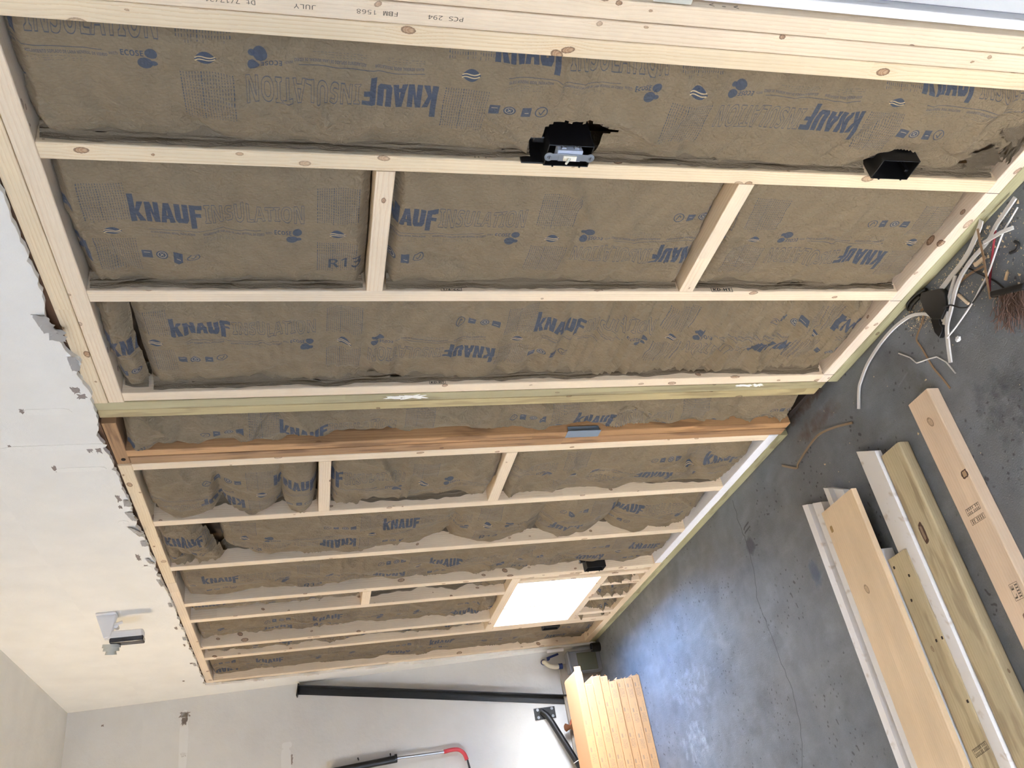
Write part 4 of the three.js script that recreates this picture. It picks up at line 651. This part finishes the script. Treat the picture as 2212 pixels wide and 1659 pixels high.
single('cable_sheath', 'wide flat white cable sheath with a cut tip, lying along the wall plates', 'cable', ribbon([[0.494, 0.03, 0.008], [0.475, 0.024, 0.014], [0.439, 0.016, 0.022], [0.404, 0.012, 0.032], [0.362, 0.01, 0.039], [0.323, 0.008, 0.041], [0.272, 0.006, 0.045]], 0.0135, 0.003), sheath);
single('cable_sheath', 'longest white cable sheath in the scrap heap, running from wall to open floor', 'cable', ribbon(fl([[0.586, 0.023], [0.544, 0.031], [0.51, 0.037], [0.476, 0.05], [0.448, 0.054], [0.411, 0.055], [0.373, 0.061], [0.342, 0.071], [0.311, 0.089], [0.276, 0.117], [0.243, 0.142], [0.221, 0.179], [0.198, 0.228]], 0.014), 0.0095, 0.005, 90), sheath);
single('cable_sheath', 'short white cable sheath beside the longest one, ending at the black scraps', 'cable', ribbon(fl([[0.336, 0.05], [0.292, 0.079], [0.261, 0.105], [0.232, 0.13]], 0.01), 0.008, 0.004), sheath);
single('cable_sheath', 'short curved white cable piece bridging over the red wire', 'cable', ribbon([[0.546, 0.02, 0.081], [0.519, 0.024, 0.07], [0.492, 0.024, 0.062], [0.461, 0.022, 0.052]], 0.0085, 0.004), sheath);
single('wood_splinter', 'pale pink splinter under the flat white sheath', 'splinter', ribbon(fl([[0.397, 0.069], [0.433, 0.073]], 0.007), 0.009, 0.006, 6), M.pineB);
single('wire', 'thin straight white wire crossing the scrap heap', 'wire', tube(fl([[0.582, 0.051], [0.544, 0.062], [0.517, 0.071], [0.472, 0.096], [0.43, 0.121], [0.389, 0.135], [0.351, 0.149], [0.28, 0.165], [0.23, 0.172]], 0.02), 0.0022, 60, 6), sheath);
single('wire', 'thin zigzag white wire lying alone near the pale pine board', 'wire', new THREE.TubeGeometry(curve(fl([[0.042, 0.089], [0.073, 0.125], [0.086, 0.152], [0.125, 0.167], [0.157, 0.181], [0.177, 0.212], [0.187, 0.254]], 0.0035), 0.1), 70, 0.0021, 6), sheath);
single('paper_strip', 'brown paper strip crossing over the red wire', 'paper strip', ribbon(fl([[0.47, 0.014], [0.458, 0.044], [0.444, 0.085], [0.423, 0.132], [0.403, 0.181]], 0.026), 0.006, 0.0015), brownPaper);
single('paper_strip', 'brown paper strip under the longest white sheath', 'paper strip', ribbon(fl([[0.421, 0.089], [0.362, 0.073], [0.272, 0.067], [0.181, 0.044]], 0.005), 0.006, 0.0015), brownPaper);
single('paper_strip', 'long bent brown paper strip reaching from the scrap heap to the pine board', 'paper strip', ribbon(fl([[0.322, 0.08], [0.259, 0.068], [0.206, 0.059], [0.185, 0.06], [0.16, 0.076], [0.132, 0.09], [0.121, 0.102], [0.124, 0.124], [0.127, 0.164], [0.13, 0.199], [0.141, 0.239], [0.149, 0.276]], 0.0035), 0.0055, 0.0015, 90), brownPaper);
single('bark_strip', 'curled brown strip lying alone on the bare floor in front of the doorway gap', 'strip', ribbon([[-0.674, 0.003, 0.073], [-0.633, 0.005, 0.101], [-0.592, 0.007, 0.125], [-0.569, 0.009, 0.116], [-0.483, 0.005, 0.096], [-0.417, 0.004, 0.092], [-0.331, 0.004, 0.115], [-0.249, 0.004, 0.147]], 0.007, 0.003, 90), new THREE.MeshStandardMaterial({ color: 0x8f7d66, roughness: 0.9 }));
single('wire', 'red wire running down through the scrap heap', 'wire', tube(fl([[0.505, 0.036], [0.491, 0.052], [0.464, 0.08], [0.438, 0.109], [0.414, 0.136], [0.401, 0.155]], 0.012), 0.0028, 50, 6), redWire);
single('wire', 'black wire reaching from the sheaths to the brown bristles', 'wire', tube(fl([[0.365, 0.046], [0.379, 0.066], [0.405, 0.112], [0.424, 0.147], [0.436, 0.185]], 0.004), 0.0022, 40, 6), blackWire);
single('wire', 'black wire curving across the end of the longest white sheath', 'wire', tube(fl([[0.263, 0.1], [0.288, 0.109], [0.314, 0.138], [0.345, 0.15], [0.417, 0.136]], 0.02), 0.0022, 40, 6), blackWire);
single('cable_clip', 'small black hook shaped clip on the floor near the right edge', 'clip', tube(fl([[0.519, 0.099], [0.523, 0.112], [0.51, 0.119], [0.493, 0.113]], 0.004), 0.0035, 24, 6), blackWire);
{
  const scrap = (pts, h) => { const s = new THREE.Shape(pts.map((p) => new THREE.Vector2(p[0], -p[1]))); const g = new THREE.ExtrudeGeometry(s, { depth: h, bevelEnabled: true, bevelSize: 0.002, bevelThickness: 0.002, bevelSegments: 2, curveSegments: 4 }).rotateX(-Math.PI / 2).translate(0, 0.002, 0); return g; };
  const t = thing('broken_box', 'broken black plastic box scraps beside the bottom plate', 'scrap', [0.24, 0, 0.07]), at = (g) => g.translate(-0.24, 0, -0.07);
  mesh('shell', at(scrap([[0.225, 0.018], [0.28, 0.05], [0.288, 0.07], [0.27, 0.104], [0.24, 0.116], [0.216, 0.098], [0.206, 0.063], [0.212, 0.026]], 0.016)), M.blackPlastic, t);
  mesh('handle_loop', at(tube(fl([[0.237, 0.015], [0.2, 0.004], [0.16, 0.004], [0.153, 0.02], [0.174, 0.016], [0.209, 0.016]], 0.012), 0.005, 40, 8)), M.blackPlastic, t);
  mesh('jagged_piece', at(scrap([[0.208, 0.095], [0.232, 0.1], [0.224, 0.125], [0.227, 0.139], [0.205, 0.15], [0.2, 0.13]], 0.012)), M.blackPlastic, t);
  const b = thing('brush', 'brown fibrous brush with a black back at the right edge', 'brush', [0.44, 0, 0.24]), list = [];
  for (let i = 0; i < 150; i++) { const u = rnd(), x0 = 0.415 + u * 0.07, z0 = 0.182 + u * 0.036, l = rr(0.05, 0.1); let a = rr(1.4, 2.5); const p = [[x0 - 0.44, rr(0.006, 0.026), z0 - 0.24]]; for (let k = 0; k < 4; k++) { a += rr(-0.5, 0.5); const q = p[p.length - 1]; p.push([q[0] + Math.cos(a) * l / 4, clamp(q[1] + rr(-0.006, 0.005), 0.002, 0.03), q[2] + Math.sin(a) * l / 4]); } list.push(tube(p, 0.0009, 12, 4)); }
  const br = mesh('bristles', mergeGeometries(list), new THREE.MeshStandardMaterial({ color: 0x6b5347, roughness: 0.9 }), b); br.userData.kind = 'stuff';
  mesh('back', rbox(0.1, 0.028, 0.016, 0.005).rotateY(-0.47).translate(0.012, 0.0145, -0.046), M.blackPlastic, b);
}
single('wood_splinter', 'pale wood splinter near the brown brush', 'splinter', ribbon(fl([[0.463, 0.145], [0.446, 0.158]], 0.004), 0.006, 0.004, 6), M.pine);
single('wood_splinter', 'pinkish wood splinter under the end of the longest white sheath', 'splinter', ribbon(fl([[0.311, 0.093], [0.325, 0.134]], 0.005), 0.007, 0.005, 6), M.pineB);
single('plaster_crumb', 'white plaster crumb lying beside the end of the longest sheath', 'crumb', (() => { const g = new THREE.IcosahedronGeometry(0.008, 2), p = g.attributes.position; for (let i = 0; i < p.count; i++) { const k = 1 + 0.35 * N3(p.getX(i) * 160, p.getY(i) * 160 + p.getZ(i) * 90); p.setXYZ(i, p.getX(i) * k * 1.2, p.getY(i) * k * 0.5, p.getZ(i) * k * 0.8); } g.computeVertexNormals(); return g.translate(0.245, 0.004, 0.186); })(), M.white);
{
  const list = [], chip = (x, z, s) => { const g = new THREE.TetrahedronGeometry(s, 0); g.scale(rr(0.5, 1.6), 0.35, rr(0.5, 1.4)); g.rotateY(rnd() * 6); return g.translate(x, s * 0.25 + 0.0004, z); };
  for (let i = 0; i < 1300; i++) { const u = rnd(); let x, z; if (u < 0.4) { x = rr(0.1, 0.56); z = 0.012 + Math.abs(rr(-1, 1) * rr(0, 1)) * 0.12; } else if (u < 0.62) { x = 0.19 + rr(-1, 1) * rr(0, 0.09); z = 0.06 + rr(-1, 1) * rr(0, 0.05); } else if (u < 0.85) { x = rr(0.3, 0.58); z = rr(0.02, 0.2); } else { x = rr(-0.6, 0.6); z = rr(0.03, 0.9); } if (rnd() < 0.02 && z > 0.3 && x > -0.6 && x < 0.12) continue; list.push(chip(x, z, rnd() < 0.06 ? rr(0.003, 0.0055) : rr(0.0008, 0.0022))); }
  const s = mesh('sawdust', mergeGeometries(list), new THREE.MeshStandardMaterial({ color: 0xd2bf9c, roughness: 0.95 })); s.userData.kind = 'stuff'; tag(s, 'pale sawdust and crumbs strewn over the floor by the scrap heap', 'sawdust');
}
scene.traverse((o) => { if (o.isMesh) { o.castShadow = true; o.receiveShadow = true; } });
renderer.render(scene, camera);
